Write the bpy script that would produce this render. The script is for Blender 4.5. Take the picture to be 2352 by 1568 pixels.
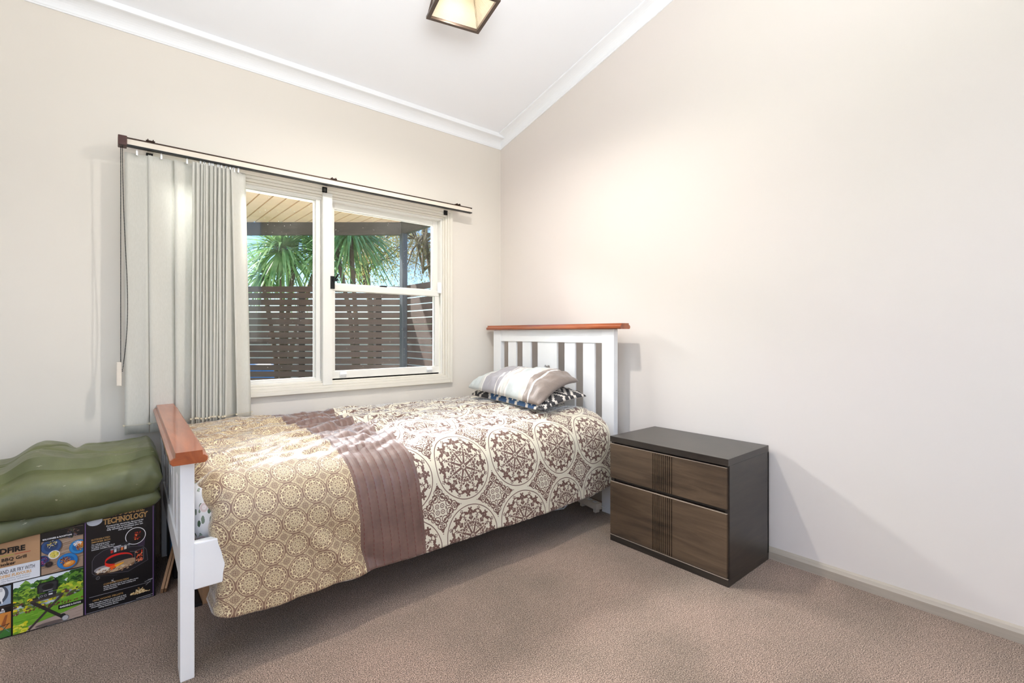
import bpy, bmesh, math, random
import numpy as np
from mathutils import Vector, Matrix, noise

for _o in list(bpy.data.objects): bpy.data.objects.remove(_o)
S = bpy.context.scene
C = S.collection
PI = math.pi

# ------------------------------------------------------------------ camera
FPX = 1109.0
cd = bpy.data.cameras.new('camera'); cam = bpy.data.objects.new('camera', cd); C.objects.link(cam)
cam.location = (-2.3166, -2.8814, 1.02)
cam.rotation_euler = (PI/2, 0, math.atan2(-0.6447, 0.7645))
cd.sensor_width = 36.0; cd.lens = FPX/2352*36.0
cd.shift_y = -18.0/2352
cd.clip_start = 0.02
S.camera = cam

# ------------------------------------------------------------------ world, lights, exposure
S.view_settings.view_transform = 'Standard'; S.view_settings.look = 'None'
S.view_settings.gamma = 1.0; S.view_settings.use_curve_mapping = False
S.view_settings.exposure = 0.16
W = bpy.data.worlds.new('sky'); S.world = W; W.use_nodes = True
wn = W.node_tree.nodes; wl = W.node_tree.links
sky = wn.new('ShaderNodeTexSky'); sky.sky_type = 'NISHITA'; sky.sun_disc = False
sky.sun_elevation = math.radians(48); sky.sun_rotation = math.radians(-60); sky.altitude = 100
sky.air_density = 1.3; sky.dust_density = 0.6; sky.ozone_density = 1.6
wn['Background'].inputs['Strength'].default_value = 0.30
tint = wn.new('ShaderNodeMix'); tint.data_type = 'RGBA'; tint.blend_type = 'MULTIPLY'; tint.inputs[0].default_value = 1.0
tint.inputs[7].default_value = (.56, .74, 1.0, 1)
wl.new(sky.outputs['Color'], tint.inputs[6]); wl.new(tint.outputs[2], wn['Background'].inputs['Color'])

def area(name, loc, target, sx, sy, power, col=(1, 1, 1), spread=PI):
    l = bpy.data.lights.new(name, 'AREA'); l.shape = 'RECTANGLE'; l.size = sx; l.size_y = sy
    l.energy = power; l.color = col; l.spread = spread
    o = bpy.data.objects.new(name, l); C.objects.link(o); o.location = loc
    o.rotation_euler = (Vector(target)-Vector(loc)).to_track_quat('-Z', 'Y').to_euler()
    return o
sun = bpy.data.lights.new('sun', 'SUN'); sun.energy = 13; sun.angle = math.radians(1.0); sun.color = (1, .95, .86)
so = bpy.data.objects.new('sun', sun); C.objects.link(so); so.location = (-5, 8, 7)
so.rotation_euler = (-Vector((-0.46, 0.70, 0.55))).to_track_quat('-Z', 'Y').to_euler()
# daylight: the window in the picture (lamp stands outside above its head), then fill lamps added in two made-up windows behind the camera
area('daylight_window', (-1.25, 0.50, 2.14), (-1.1, -1.0, 0.5), 1.7, 0.5, 215, (.95, .975, 1.0))
area('daylight_rear', (-2.0, -4.22, 1.75), (-1.6, 0, 1.45), 2.6, 1.7, 18, (.95, .98, 1.0))
area('daylight_side', (-3.86, -2.6, 1.6), (0, -1.6, 1.3), 1.8, 1.5, 8, (.95, .98, 1.0))
area('flash_bounce', (-2.45, -3.4, 1.4), (-2.0, -2.5, 2.95), .8, .8, 50, (.93, .97, 1.0), math.radians(112))
area('patio_bounce', (-1.0, 1.0, -.30), (-1.0, 1.2, 3.0), 2.4, 1.4, 60, (1.0, .95, .88))  # added lamp below the sill, in place of light bounced off the paving

# ------------------------------------------------------------------ node helpers
class X:
    """tiny expression builder for shader math"""
    nt = None
    def __init__(s, k): s.k = k
    @staticmethod
    def op(o, *a, clamp=False):
        n = X.nt.nodes.new('ShaderNodeMath'); n.operation = o; n.use_clamp = clamp
        for i, v in enumerate(a):
            if isinstance(v, X): X.nt.links.new(v.k, n.inputs[i])
            else: n.inputs[i].default_value = v
        return X(n.outputs[0])
    def __add__(s, o): return X.op('ADD', s, o)
    __radd__ = __add__
    def __sub__(s, o): return X.op('SUBTRACT', s, o)
    def __rsub__(s, o): return X.op('SUBTRACT', o, s)
    def __mul__(s, o): return X.op('MULTIPLY', s, o)
    __rmul__ = __mul__
    def __truediv__(s, o): return X.op('DIVIDE', s, o)
def xabs(a): return X.op('ABSOLUTE', a)
def xmin(a, b): return X.op('MINIMUM', a, b)
def xmax(a, b): return X.op('MAXIMUM', a, b)
def xlt(a, b): return X.op('LESS_THAN', a, b)
def xfract(a): return X.op('FRACT', a)
def xfloor(a): return X.op('FLOOR', a)
def xlen(a, b): return X.op('SQRT', a*a + b*b)
def xvec(a, b, c=0.0):
    n = X.nt.nodes.new('ShaderNodeCombineXYZ')
    for i, v in enumerate((a, b, c)):
        if isinstance(v, X): X.nt.links.new(v.k, n.inputs[i])
        else: n.inputs[i].default_value = v
    return n.outputs[0]
def xdist(vec, p):
    n = X.nt.nodes.new('ShaderNodeVectorMath'); n.operation = 'DISTANCE'
    X.nt.links.new(vec, n.inputs[0]); n.inputs[1].default_value = (p[0], p[1], 0); return X(n.outputs['Value'])

def new_mat(name):
    m = bpy.data.materials.new(name); m.use_nodes = True
    return m, m.node_tree, m.node_tree.nodes['Principled BSDF']
def lin(c):
    return tuple(((v/255)/12.92 if v/255 <= .04045 else ((v/255+.055)/1.055)**2.4) for v in c) + (1.0,)
def tex_noise(nt, scale, detail=3, rough=.5, coord='Object', stretch=(1, 1, 1), dist=0.0):
    tc = nt.nodes.new('ShaderNodeTexCoord'); mp = nt.nodes.new('ShaderNodeMapping'); n = nt.nodes.new('ShaderNodeTexNoise')
    mp.inputs['Scale'].default_value = stretch
    nt.links.new(tc.outputs[coord], mp.inputs[0]); nt.links.new(mp.outputs[0], n.inputs['Vector'])
    n.inputs['Scale'].default_value = scale; n.inputs['Detail'].default_value = detail
    n.inputs['Roughness'].default_value = rough; n.inputs['Distortion'].default_value = dist
    return n.outputs['Fac']
def ramp(nt, fac, stops, mode='LINEAR'):
    r = nt.nodes.new('ShaderNodeValToRGB'); r.color_ramp.interpolation = mode
    e = r.color_ramp.elements
    while len(e) < len(stops): e.new(.5)
    for i, (p, c) in enumerate(stops): e[i].position = p; e[i].color = c
    nt.links.new(fac, r.inputs[0]); return r.outputs['Color']
def mix(nt, fac, a, b, mode='MIX'):
    n = nt.nodes.new('ShaderNodeMix'); n.data_type = 'RGBA'; n.blend_type = mode
    for sock, v in ((n.inputs[0], fac), (n.inputs[6], a), (n.inputs[7], b)):
        if hasattr(v, 'is_output'): nt.links.new(v, sock)
        elif isinstance(v, X): nt.links.new(v.k, sock)
        else: sock.default_value = v
    return n.outputs[2]
def bump(nt, p, h, strength=.3, dist=.002, prev=None):
    b = nt.nodes.new('ShaderNodeBump'); b.inputs['Strength'].default_value = strength; b.inputs['Distance'].default_value = dist
    nt.links.new(h, b.inputs['Height'])
    if prev: nt.links.new(prev, b.inputs['Normal'])
    nt.links.new(b.outputs[0], p.inputs['Normal']); return b.outputs[0]
def pmat(name, c, rough=.5, metal=0, var=.06, scale=8, stretch=(1, 1, 1), bmp=0, bscale=60, spec=.5, coat=0, bdist=.002):
    """principled with a little noise variation of its base colour and an optional fine bump"""
    m, nt, p = new_mat(name); c = lin(c)
    a = tuple(max(0, v*(1-var)) for v in c[:3])+(1,); b = tuple(min(1, v*(1+var)) for v in c[:3])+(1,)
    nt.links.new(ramp(nt, tex_noise(nt, scale, 4, .6, stretch=stretch), [(.3, a), (.7, b)]), p.inputs['Base Color'])
    p.inputs['Roughness'].default_value = rough; p.inputs['Metallic'].default_value = metal
    p.inputs['Specular IOR Level'].default_value = spec; p.inputs['Coat Weight'].default_value = coat
    if bmp: bump(nt, p, tex_noise(nt, bscale, 3, .6, stretch=stretch), bmp, bdist)
    return m

# ------------------------------------------------------------------ mesh helpers
class MB:
    def __init__(s): s.v = []; s.f = []; s.mi = []; s.sm = []
    def add(s, vs, fs, mi=0, smooth=False):
        o = len(s.v); s.v += [tuple(map(float, v)) for v in vs]
        for f in fs: s.f.append([i+o for i in f]); s.mi.append(mi); s.sm.append(smooth)
        return s
    def frombm(s, bm, mi=0, smooth=False):
        bm.verts.index_update()
        s.add([v.co[:] for v in bm.verts], [[v.index for v in f.verts] for f in bm.faces], mi, smooth); bm.free(); return s
    def box(s, a, b, bev=0, mi=0, M=None):
        bm = bmesh.new(); bmesh.ops.create_cube(bm, size=1)
        lo = [min(a[i], b[i]) for i in range(3)]; hi = [max(a[i], b[i]) for i in range(3)]
        for v in bm.verts:
            v.co = Vector([lo[i] + (v.co[i]+.5)*(hi[i]-lo[i]) for i in range(3)])
        if bev: bmesh.ops.bevel(bm, geom=bm.edges[:]+bm.verts[:], offset=bev, segments=2, profile=.6, affect='EDGES')
        if M is not None: bmesh.ops.transform(bm, matrix=M, verts=bm.verts)
        return s.frombm(bm, mi)
    def bar(s, p, q, w, h, up=(0, 0, 1), mi=0, bev=0):
        p = Vector(p); q = Vector(q); d = (q-p); L = d.length; d.normalize(); up = Vector(up)
        r = d.cross(up).normalized(); u = r.cross(d)
        M = Matrix(((d.x, r.x, u.x, p.x), (d.y, r.y, u.y, p.y), (d.z, r.z, u.z, p.z), (0, 0, 0, 1)))
        return s.box((0, -w/2, -h/2), (L, w/2, h/2), bev, mi, M)
    def tube(s, pts, r, n=8, mi=0, cap=True, closed=False):
        pts = [Vector(p) for p in pts]; rs = r if isinstance(r, (list, tuple)) else [r]*len(pts)
        vs = []; fs = []; ref = Vector((0, 0, 1)); m = len(pts)
        for i, p in enumerate(pts):
            d = (pts[min(i+1, m-1)]-pts[max(i-1, 0)]).normalized()
            if abs(d.dot(ref)) > .95: ref = Vector((1, 0, 0))
            a = d.cross(ref).normalized(); b = d.cross(a).normalized()
            for k in range(n):
                t = 2*PI*k/n; vs.append(p + rs[i]*(math.cos(t)*a+math.sin(t)*b))
        for i in range(m-1):
            for k in range(n): fs.append((i*n+k, i*n+(k+1) % n, (i+1)*n+(k+1) % n, (i+1)*n+k))
        if cap: fs += [tuple(range(n))[::-1], tuple(range((m-1)*n, m*n))]
        return s.add(vs, fs, mi, True)
    def sphere(s, c, r, n=8, mi=0, sc=(1, 1, 1)):
        bm = bmesh.new(); bmesh.ops.create_uvsphere(bm, u_segments=n*2, v_segments=n, radius=r)
        for v in bm.verts: v.co = Vector((v.co.x*sc[0]+c[0], v.co.y*sc[1]+c[1], v.co.z*sc[2]+c[2]))
        return s.frombm(bm, mi, True)
    def lathe(s, c, prof, n=24, mi=0):
        vs = []; fs = []
        for r, z in prof:
            for k in range(n): t = 2*PI*k/n; vs.append((c[0]+r*math.cos(t), c[1]+r*math.sin(t), c[2]+z))
        for i in range(len(prof)-1):
            for k in range(n): fs.append((i*n+k, i*n+(k+1) % n, (i+1)*n+(k+1) % n, (i+1)*n+k))
        return s.add(vs, fs, mi, True)
    def prism(s, poly, axis, a, b, mi=0):
        """polygon in the two other axes, extruded along axis from a to b"""
        n = len(poly); ix = [i for i in range(3) if i != axis]; vs = []
        for t in (a, b):
            for p in poly:
                v = [0, 0, 0]; v[axis] = t; v[ix[0]] = p[0]; v[ix[1]] = p[1]; vs.append(v)
        fs = [list(range(n)), list(range(n, 2*n))[::-1]] + [[i, i+n, (i+1) % n+n, (i+1) % n] for i in range(n)]
        return s.add(vs, fs, mi)
    def build(s, name, mats, parent=None, fix=True):
        org = Vector(parent['_o']) if parent is not None else Vector((0, 0, 0))
        me = bpy.data.meshes.new(name); me.from_pydata([tuple(Vector(v)-org) for v in s.v], [], s.f)
        for m in (mats if isinstance(mats, (list, tuple)) else [mats]): me.materials.append(m)
        me.polygons.foreach_set('material_index', s.mi); me.polygons.foreach_set('use_smooth', s.sm)
        if fix:
            bm = bmesh.new(); bm.from_mesh(me); bmesh.ops.recalc_face_normals(bm, faces=bm.faces); bm.to_mesh(me); bm.free()
        me.update()
        o = bpy.data.objects.new(name, me); C.objects.link(o)
        if parent is not None: o.parent = parent
        o['_o'] = tuple(org)
        return o
def tag(o, label, cat, group=None):
    o['label'] = label; o['category'] = cat
    if group: o['group'] = group
    return o
def struct(o): o['kind'] = 'structure'; return o
def thing(name, loc, label=None, cat=None, group=None):
    o = bpy.data.objects.new(name, None); C.objects.link(o); o.location = loc; o['_o'] = tuple(loc)
    o.empty_display_size = .1
    if label: tag(o, label, cat, group)
    return o
def recenter(o):
    """give a one-mesh thing an origin at its base"""
    me = o.data; n = len(me.vertices); a = np.empty(n*3); me.vertices.foreach_get('co', a); a = a.reshape(-1, 3)
    c = np.array([(a[:, 0].min()+a[:, 0].max())/2, (a[:, 1].min()+a[:, 1].max())/2, a[:, 2].min()])
    me.vertices.foreach_set('co', (a-c).ravel()); me.update(); o.location = tuple(Vector(o.location)+Vector(c)); return o
def fbm(x, y, z=0, oct=4): return noise.fractal(Vector((x, y, z)), 1.0, 2.0, oct)
def sstep(a, b, x):
    t = min(1, max(0, (x-a)/(b-a))); return t*t*(3-2*t)

# ------------------------------------------------------------------ materials
M = {}
def wallmat(name, c, c2):
    m, nt, p = new_mat(name)
    nt.links.new(ramp(nt, tex_noise(nt, .7, 3, .5), [(.35, lin(c)), (.65, lin(c2))]), p.inputs['Base Color'])
    p.inputs['Roughness'].default_value = .62; p.inputs['Specular IOR Level'].default_value = .3
    bump(nt, p, tex_noise(nt, 160, 3, .6), .06, .001); return m
M['wall'] = wallmat('wall_paint', (225, 218, 208), (222, 215, 205))
M['wall2'] = wallmat('wall_paint_right', (225, 216, 210), (223, 216, 207))
M['ceil'] = wallmat('ceiling_paint', (246, 248, 252), (245, 247, 251))
M['cornice'] = wallmat('cornice_paint', (243, 245, 247), (241, 243, 246))
M['frame'] = pmat('window_paint', (230, 227, 219), .32, var=.01)
M['sill'] = pmat('window_paint_worn', (226, 220, 207), .35, var=.02, scale=9)
M['white'] = pmat('white_paint', (240, 240, 240), .3, var=.015, bmp=.03, bscale=40)
M['black'] = pmat('black_metal', (22, 20, 20), .35, .3)
M['bronze'] = pmat('bronze_anodised', (58, 38, 26), .35, .5)
M['brownplastic'] = pmat('brown_plastic', (70, 32, 22), .4)
M['cream'] = pmat('cream_rail', (226, 215, 200), .5)
M['base'] = pmat('grey_baseboard_paint', (176, 165, 150), .45, var=.1, scale=14, stretch=(1, .2, 3), bmp=.1)

def carpet():
    m, nt, p = new_mat('carpet')
    a = tex_noise(nt, 320, 3, .75); b = tex_noise(nt, 1.6, 4, .55); c = tex_noise(nt, 45, 3, .6)
    col = ramp(nt, a, [(.39, lin((70, 58, 52))), (.5, lin((164, 143, 128))), (.61, lin((242, 222, 205)))])
    tint = ramp(nt, b, [(.36, lin((212, 208, 200))), (.64, lin((255, 244, 238)))])
    col = mix(nt, 1.0, col, tint, 'MULTIPLY')
    col = mix(nt, .35, col, ramp(nt, c, [(.3, (.55, .55, .55, 1)), (.7, (1, 1, 1, 1))]), 'MULTIPLY')
    nt.links.new(col, p.inputs['Base Color']); p.inputs['Roughness'].default_value = .95
    p.inputs['Specular IOR Level'].default_value = .1
    p.inputs['Sheen Weight'].default_value = .15
    b1 = bump(nt, p, a, .7, .006); bump(nt, p, c, .35, .006, b1); return m
M['carpet'] = carpet()

def wood(name, c1, c2, rough=.3, coat=.0, stretch=(1, 1, 1), scale=6, bmp=.05):
    m, nt, p = new_mat(name)
    n = tex_noise(nt, scale, 6, .65, stretch=stretch, dist=.6)
    n2 = tex_noise(nt, scale*.35, 3, .5)
    col = ramp(nt, n, [(.3, lin(c1)), (.7, lin(c2))])
    col = mix(nt, .4, col, ramp(nt, n2, [(.3, (.55, .55, .55, 1)), (.7, (1, 1, 1, 1))]), 'MULTIPLY')
    nt.links.new(col, p.inputs['Base Color']); p.inputs['Roughness'].default_value = rough; p.inputs['Coat Weight'].default_value = coat
    bump(nt, p, n, bmp, .001); return m
M['cap'] = wood('varnished_cap_wood', (142, 66, 30), (182, 98, 52), .28, .5, (5, .6, 5), 5)
M['stand'] = wood('dark_stained_wood', (36, 32, 29), (62, 54, 46), .34, .1, (1, 1, 9), 3.0)  # same wood as the drawer fronts, shade of the sides put into the colour
M['standfront'] = wood('dark_stained_front', (64, 52, 42), (110, 90, 70), .32, .1, (1, .7, 7), 3.4)  # same stained wood, lighter where the front catches the light
M['stand_dark'] = wood('recess_wood', (26, 22, 20), (40, 34, 30), .4, 0, (1, 1, 6), 4)  # same wood again, shade in the drawer gaps put into the colour
M['edge'] = pmat('worn_wood_edge', (168, 152, 134), .5)

# fabric of the blind: lets some daylight through
def vane_mat():
    m, nt, p = new_mat('blind_fabric')
    c = ramp(nt, tex_noise(nt, 300, 2, .6, stretch=(1, 1, .2)), [(.3, lin((226, 223, 214))), (.7, lin((236, 233, 225)))])
    nt.links.new(c, p.inputs['Base Color']); p.inputs['Roughness'].default_value = .8; p.inputs['Specular IOR Level'].default_value = .2
    t = nt.nodes.new('ShaderNodeBsdfTranslucent'); t.inputs['Color'].default_value = lin((232, 232, 226))
    mx = nt.nodes.new('ShaderNodeMixShader'); mx.inputs[0].default_value = .38
    nt.links.new(p.outputs[0], mx.inputs[1]); nt.links.new(t.outputs[0], mx.inputs[2])
    nt.links.new(mx.outputs[0], nt.nodes['Material Output'].inputs[0]); return m
M['vane'] = vane_mat()
M['clip'] = pmat('blind_clip_plastic', (214, 203, 178), .4)

def glass_mat(name, dirt=.5):
    m, nt, p = new_mat(name)
    tr = nt.nodes.new('ShaderNodeBsdfTransparent'); gl = nt.nodes.new('ShaderNodeBsdfGlossy'); gl.inputs['Roughness'].default_value = .02
    df = nt.nodes.new('ShaderNodeBsdfDiffuse'); df.inputs['Color'].default_value = (.75, .74, .7, 1)
    fr = nt.nodes.new('ShaderNodeFresnel'); fr.inputs['IOR'].default_value = 1.35
    m1 = nt.nodes.new('ShaderNodeMixShader'); nt.links.new(fr.outputs[0], m1.inputs[0])
    nt.links.new(tr.outputs[0], m1.inputs[1]); nt.links.new(gl.outputs[0], m1.inputs[2])
    tc = nt.nodes.new('ShaderNodeTexCoord'); vo = nt.nodes.new('ShaderNodeTexVoronoi'); vo.inputs['Scale'].default_value = 42
    nt.links.new(tc.outputs['Object'], vo.inputs['Vector'])
    X.nt = nt
    keep = X.op('GREATER_THAN', X(tex_noise(nt, 9, 3, .6)), .52)
    spk = xlt(X(vo.outputs['Distance']), .09)*keep*.45
    haze = X.op('MULTIPLY', X.op('SUBTRACT', X(tex_noise(nt, 5, 5, .7)), .45, clamp=True), .12*dirt*2)
    fac = X.op('ADD', spk, haze, clamp=True)
    m2 = nt.nodes.new('ShaderNodeMixShader'); nt.links.new(fac.k, m2.inputs[0])
    nt.links.new(m1.outputs[0], m2.inputs[1]); nt.links.new(df.outputs[0], m2.inputs[2])
    nt.links.new(m2.outputs[0], nt.nodes['Material Output'].inputs[0]); return m
M['glass'] = glass_mat('window_glass')

# ------------------------------------------------------------------ the room
ZW = 2.49; RK = .2534                     # ceiling height at the window wall and its rake towards the camera
XW, YS = -4.0, -4.3
WX0, WX1, WZ0, WZ1 = -2.11, -.50, .73, 1.85     # clear opening of the window
def zc(y): return ZW - RK*y
TH = .10
def wall_window(name, mat_):
    m = MB()
    m.box((XW-TH, 0, -.05), (WX0, TH, ZW+.02)); m.box((WX1, 0, -.05), (TH, TH, ZW+.02))
    m.box((WX0, 0, -.05), (WX1, TH, WZ0)); m.box((WX0, 0, WZ1), (WX1, TH, ZW+.02))
    return struct(m.build(name, mat_))
wall_window('wall_left', M['wall'])
m = MB(); m.prism([(0, -.05), (YS, -.05), (YS, zc(YS)+.02), (0, zc(0)+.02)], 0, 0, TH); struct(m.build('wall_right', M['wall2']))
# rear walls behind the camera, an unseen opening added in each for a fill lamp
m = MB()
for a, b in (((YS, -.05), (-3.6, zc(YS)+.3)), ((-1.6, -.05), (0, zc(0)+.02))):
    m.prism([(a[0], -.05), (b[0], -.05), (b[0], zc(b[0])+.02), (a[0], zc(a[0])+.02)], 0, XW-TH, XW)
m.box((XW-TH, -3.6, -.05), (XW, -1.6, .8)); m.prism([(-3.6, 2.4), (-1.6, 2.4), (-1.6, zc(-1.6)+.02), (-3.6, zc(-3.6)+.02)], 0, XW-TH, XW)
struct(m.build('wall_back', M['wall']))
m = MB()
m.box((XW-TH, YS-TH, -.05), (-3.4, YS, 3.7)); m.box((-.6, YS-TH, -.05), (TH, YS, 3.7))
m.box((-3.4, YS-TH, -.05), (-.6, YS, .85)); m.box((-3.4, YS-TH, 2.65), (-.6, YS, 3.7))
struct(m.build('wall_front', M['wall']))
m = MB(); m.box((XW-TH, YS-TH, -.08), (TH, TH*.4, 0)); struct(m.build('floor', M['carpet']))
m = MB(); m.prism([(TH, zc(TH)), (YS-TH, zc(YS-TH)), (YS-TH, zc(YS-TH)+.1), (TH, zc(TH)+.1)], 0, XW-TH, TH)
struct(m.build('ceiling', M['ceil']))
# cove cornices
def cove(n=8, h=.068, d=.078):
    pts = [(0, 0), (.006, 0), (.008, .006)]
    for i in range(n+1):
        t = i/n*PI/2; pts.append((d-.006-(d-.016)*math.cos(t), .008+(h-.018)*math.sin(t)))
    pts += [(d, h-.008), (d, h+.03), (0, h+.03)]
    return pts
cv = cove()
m = MB(); m.prism([(-d, 2.423+h*1.0) for d, h in cv], 0, XW, 0); o = m.build('trim_1', M['cornice']); struct(o)
m = MB(); n = len(cv); vs = []
for y in (0, YS):
    for d, h in cv: vs.append((-d, y, zc(y)-.067+h))
m.add(vs, [list(range(n)), list(range(n, 2*n))[::-1]]+[[i, i+n, (i+1) % n+n, (i+1) % n] for i in range(n)]); struct(m.build('trim_2', M['cornice']))
m = MB(); m.prism([(0, 0), (-.014, 0), (-.016, .034), (-.010, .047), (-.002, .053), (0, .053)], 1, -1.2, YS); struct(m.build('baseboard_right', M['base']))
m = MB(); m.box((XW, -.014, 0), (-.0, 0, .053), .003); struct(m.build('baseboard_left', M['base']))
# frames of the added, unseen windows around the fill lamps
def added_window(name, loc, horiz, a, b, z0, z1):
    w = struct(thing(name, loc)); m = MB()
    for (p, q) in (((a, z0), (a+.06, z1)), ((b-.06, z0), (b, z1)), ((a, z0), (b, z0+.06)), ((a, z1-.06), (b, z1)), (((a+b)/2-.03, z0), ((a+b)/2+.03, z1))):
        if horiz: m.box((p[0], YS-.12, p[1]), (q[0], YS-.04, q[1]))
        else: m.box((XW-.12, p[0], p[1]), (XW-.04, q[0], q[1]))
    m.build('window_frame', M['frame'], w)
added_window('window_2', (-2, YS-.1, .85), True, -3.4, -.6, .85, 2.65)
added_window('window_3', (XW-.1, -2.6, .8), False, -3.6, -1.6, .8, 2.4)

# ------------------------------------------------------------------ window_1
win = struct(thing('window_1', (-1.305, 0, .68)))
m = MB()   # stepped architrave, mitred as four members
def ring(m, x0, x1, z0, z1, w, ya, yb, bev=.003, sides='LRTB'):
    if 'L' in sides: m.box((x0, ya, z0), (x0+w, yb, z1), bev)
    if 'R' in sides: m.box((x1-w, ya, z0), (x1, yb, z1), bev)
    if 'T' in sides: m.box((x0+w, ya, z1-w), (x1-w, yb, z1), bev)
    if 'B' in sides: m.box((x0+w, ya, z0), (x1-w, yb, z0+w), bev)
ring(m, -2.165, -.449, .679, 1.885, .022, -.024, .0)
ring(m, -2.143, -.471, .701, 1.863, .016, -.019, .0)
ring(m, -2.127, -.487, .717, 1.847, .014, -.012, .06)
ring(m, -2.113, -.501, .731, 1.833, .012, .004, .10)
m.build('architrave', M['sill'], win)
m = MB(); ring(m, -2.10, -.513, .740, 1.822, .014, .012, .10); ring(m, -2.088, -.527, .750, 1.812, .010, .05, .095)
m.build('window_frame', M['frame'], win)
m = MB(); m.box((-1.343, -.0145, .7175), (-1.287, .09, 1.8465), .003); m.build('mullion', M['frame'], win)
# left fixed light
m = MB(); ring(m, -2.09, -1.343, .735, 1.832, .030, .018, .055, .004); ring(m, -2.06, -1.373, .755, 1.815, .007, .03, .05, .001)
fx = m.build('sash', M['frame'], win)
m = MB(); m.box((-2.06, .036, .745), (-1.365, .040, 1.815)); m.build('pane', M['glass'], fx)
# right: upper and lower sliding sash
m = MB(); ring(m, -1.29, -.527, 1.29, 1.812, .038, .052, .085, .004)
up_ = m.build('sash', M['frame'], win)
m = MB(); m.box((-1.255, .067, 1.325), (-.562, .071, 1.778)); m.build('pane', M['glass'], up_)
m = MB(); zz = [(.738, .796, 'B')]
m.box((-1.287, .012, .738), (-.54, .048, .796), .004); m.box((-1.287, .012, 1.278), (-.54, .048, 1.318), .004)
m.box((-1.287, .012, .796), (-1.262, .048, 1.278), .003); m.box((-.572, .012, .796), (-.54, .048, 1.278), .003)
lo_ = m.build('sash', M['frame'], win)
m = MB(); m.box((-1.266, .028, .79), (-.568, .032, 1.284)); m.build('pane', M['glass'], lo_)
for x in (-1.215, -.62):
    m = MB(); m.box((x-.022, -.006, .772), (x+.022, .012, .778), .002); m.box((x-.02, .006, .760), (x+.02, .0125, .79), .002)
    m.build('sash_lift', M['white'], lo_)
m = MB(); m.box((-1.30, -.020, 1.285), (-1.275, -.011, 1.36), .002); m.box((-1.288, -.034, 1.33), (-1.262, -.014, 1.345), .002)
m.tube([(-1.275, -.03, 1.345), (-1.268, -.04, 1.36), (-1.262, -.045, 1.372)], .005)
m.build('sash_lock', M['black'], win)
m = MB(); m.box((-.552, .0, 1.30), (-.527, .018, 1.375), .004); m.build('sash_stop', M['white'], win)
m = MB(); m.box((-.965, .02, 1.318), (-.925, .045, 1.328), .002); m.build('sash_catch', M['black'], win)

# ------------------------------------------------------------------ vertical blind
bl = thing('vertical_blind', (-1.3, -.05, 1.9), 'cream fabric vertical blind drawn to the left on a bronze-edged rail over the window', 'blind')
m = MB(); m.box((-2.245, -.094, 1.876), (-.345, -.068, 1.901), .001); m.build('head_rail', M['cream'], bl)
for z in (1.904, 1.872):
    m = MB(); m.box((-2.245, -.096, z-.0032), (-.335, -.070, z+.0032), .001); m.build('rail_edge', M['bronze'] if z > 1.9 else M['black'], bl)
m = MB(); m.box((-2.272, -.108, 1.866), (-2.240, -.05, 1.909), .003); m.build('end_cap', M['brownplastic'], bl)
for x in (-2.155, -1.308, -.451):
    m = MB(); m.box((x-.017, -.1, 1.908), (x+.017, 0, 1.912), .001); m.box((x-.012, -.1, 1.909), (x-.008, -.05, 1.917)); m.box((x+.008, -.1, 1.909), (x+.012, -.05, 1.917))
    m.build('bracket', M['bronze'], bl)
for x in (-2.155, -1.338, -.512):
    m = MB(); m.box((x-.013, -.032, 1.842), (x-.006, -.024, 1.872)); m.box((x+.006, -.032, 1.842), (x+.013, -.024, 1.872)); m.box((x-.013, -.034, 1.866), (x+.013, -.006, 1.872)); m.box((x-.013, -.032, 1.842), (x+.013, -.024, 1.847)); m.box((x-.002, -.030, 1.846), (x+.002, -.026, 1.87))
    m.build('bracket', M['black'], bl)
def vane(xc, ang, zt, zb, xb=None, curl=.006, w=.089, yb=0):
    """hanging vane: centre x at top and bottom, turned by ang about its own vertical"""
    xb = xc if xb is None else xb
    m = MB(); nu, nv = 6, 24; ca, sa = math.cos(ang), math.sin(ang); t = .0006; vs = []
    for sd in (-t, t):
        for j in range(nv+1):
            f = j/nv; z = zt+(zb-zt)*f; x0 = xc+(xb-xc)*f; y0 = -.078+yb*f
            for i in range(nu+1):
                s = (i/nu-.5)*w; b = curl*(1-(2*i/nu-1)**2)*(1+.4*math.sin(f*5+xc*30))+sd
                vs.append((x0+s*ca-b*sa, y0+s*sa+b*ca, z))
    q = (nu+1)*(nv+1); fs = []
    for k in (0, q):
        for j in range(nv):
            for i in range(nu):
                a = k+j*(nu+1)+i; fs.append((a, a+1, a+nu+2, a+nu+1))
    for j in range(nv):
        for i in (0, nu): a = j*(nu+1)+i; fs.append((a, a+nu+1, a+nu+1+q, a+q))
    for i in range(nu):
        for j in (0, nv): a = j*(nu+1)+i; fs.append((a, a+1, a+1+q, a+q))
    m.add(vs, fs, 0, True)
    v = m.build('vane', M['vane'], bl)
    h = MB(); h.box((xc-.004, -.082, zt-.008), (xc+.004, -.074, zt+.014), .001); h.box((xc-.0015, -.079, zt+.01), (xc+.0015, -.077, zt+.02)); h.build('vane_hanger', M['white'], v)
    d = MB(); z = zb+.004
    for e in (-1, 1):
        x = xb+e*(w/2+.003)*ca; y = -.078+yb+e*(w/2+.003)*sa
        d.box((x-.004, y-.004, zb+.038), (x+.004, y+.004, zb+.046), .001)
    d.bar((xb-(w/2)*ca, -.078+yb-(w/2)*sa-.002, zb+.042), (xb+(w/2)*ca, -.078+yb+(w/2)*sa-.002, zb+.042), .0012, .0012)
    d.build('weight_clip', M['clip'], v)
R = math.radians
vane(-2.204, R(-4), 1.845, .560, w=.088)
vane(-2.113, R(6), 1.848, .562, xb=-2.106, w=.102)
vane(-2.012, R(5), 1.850, .560, xb=-2.006, w=.104)
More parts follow.
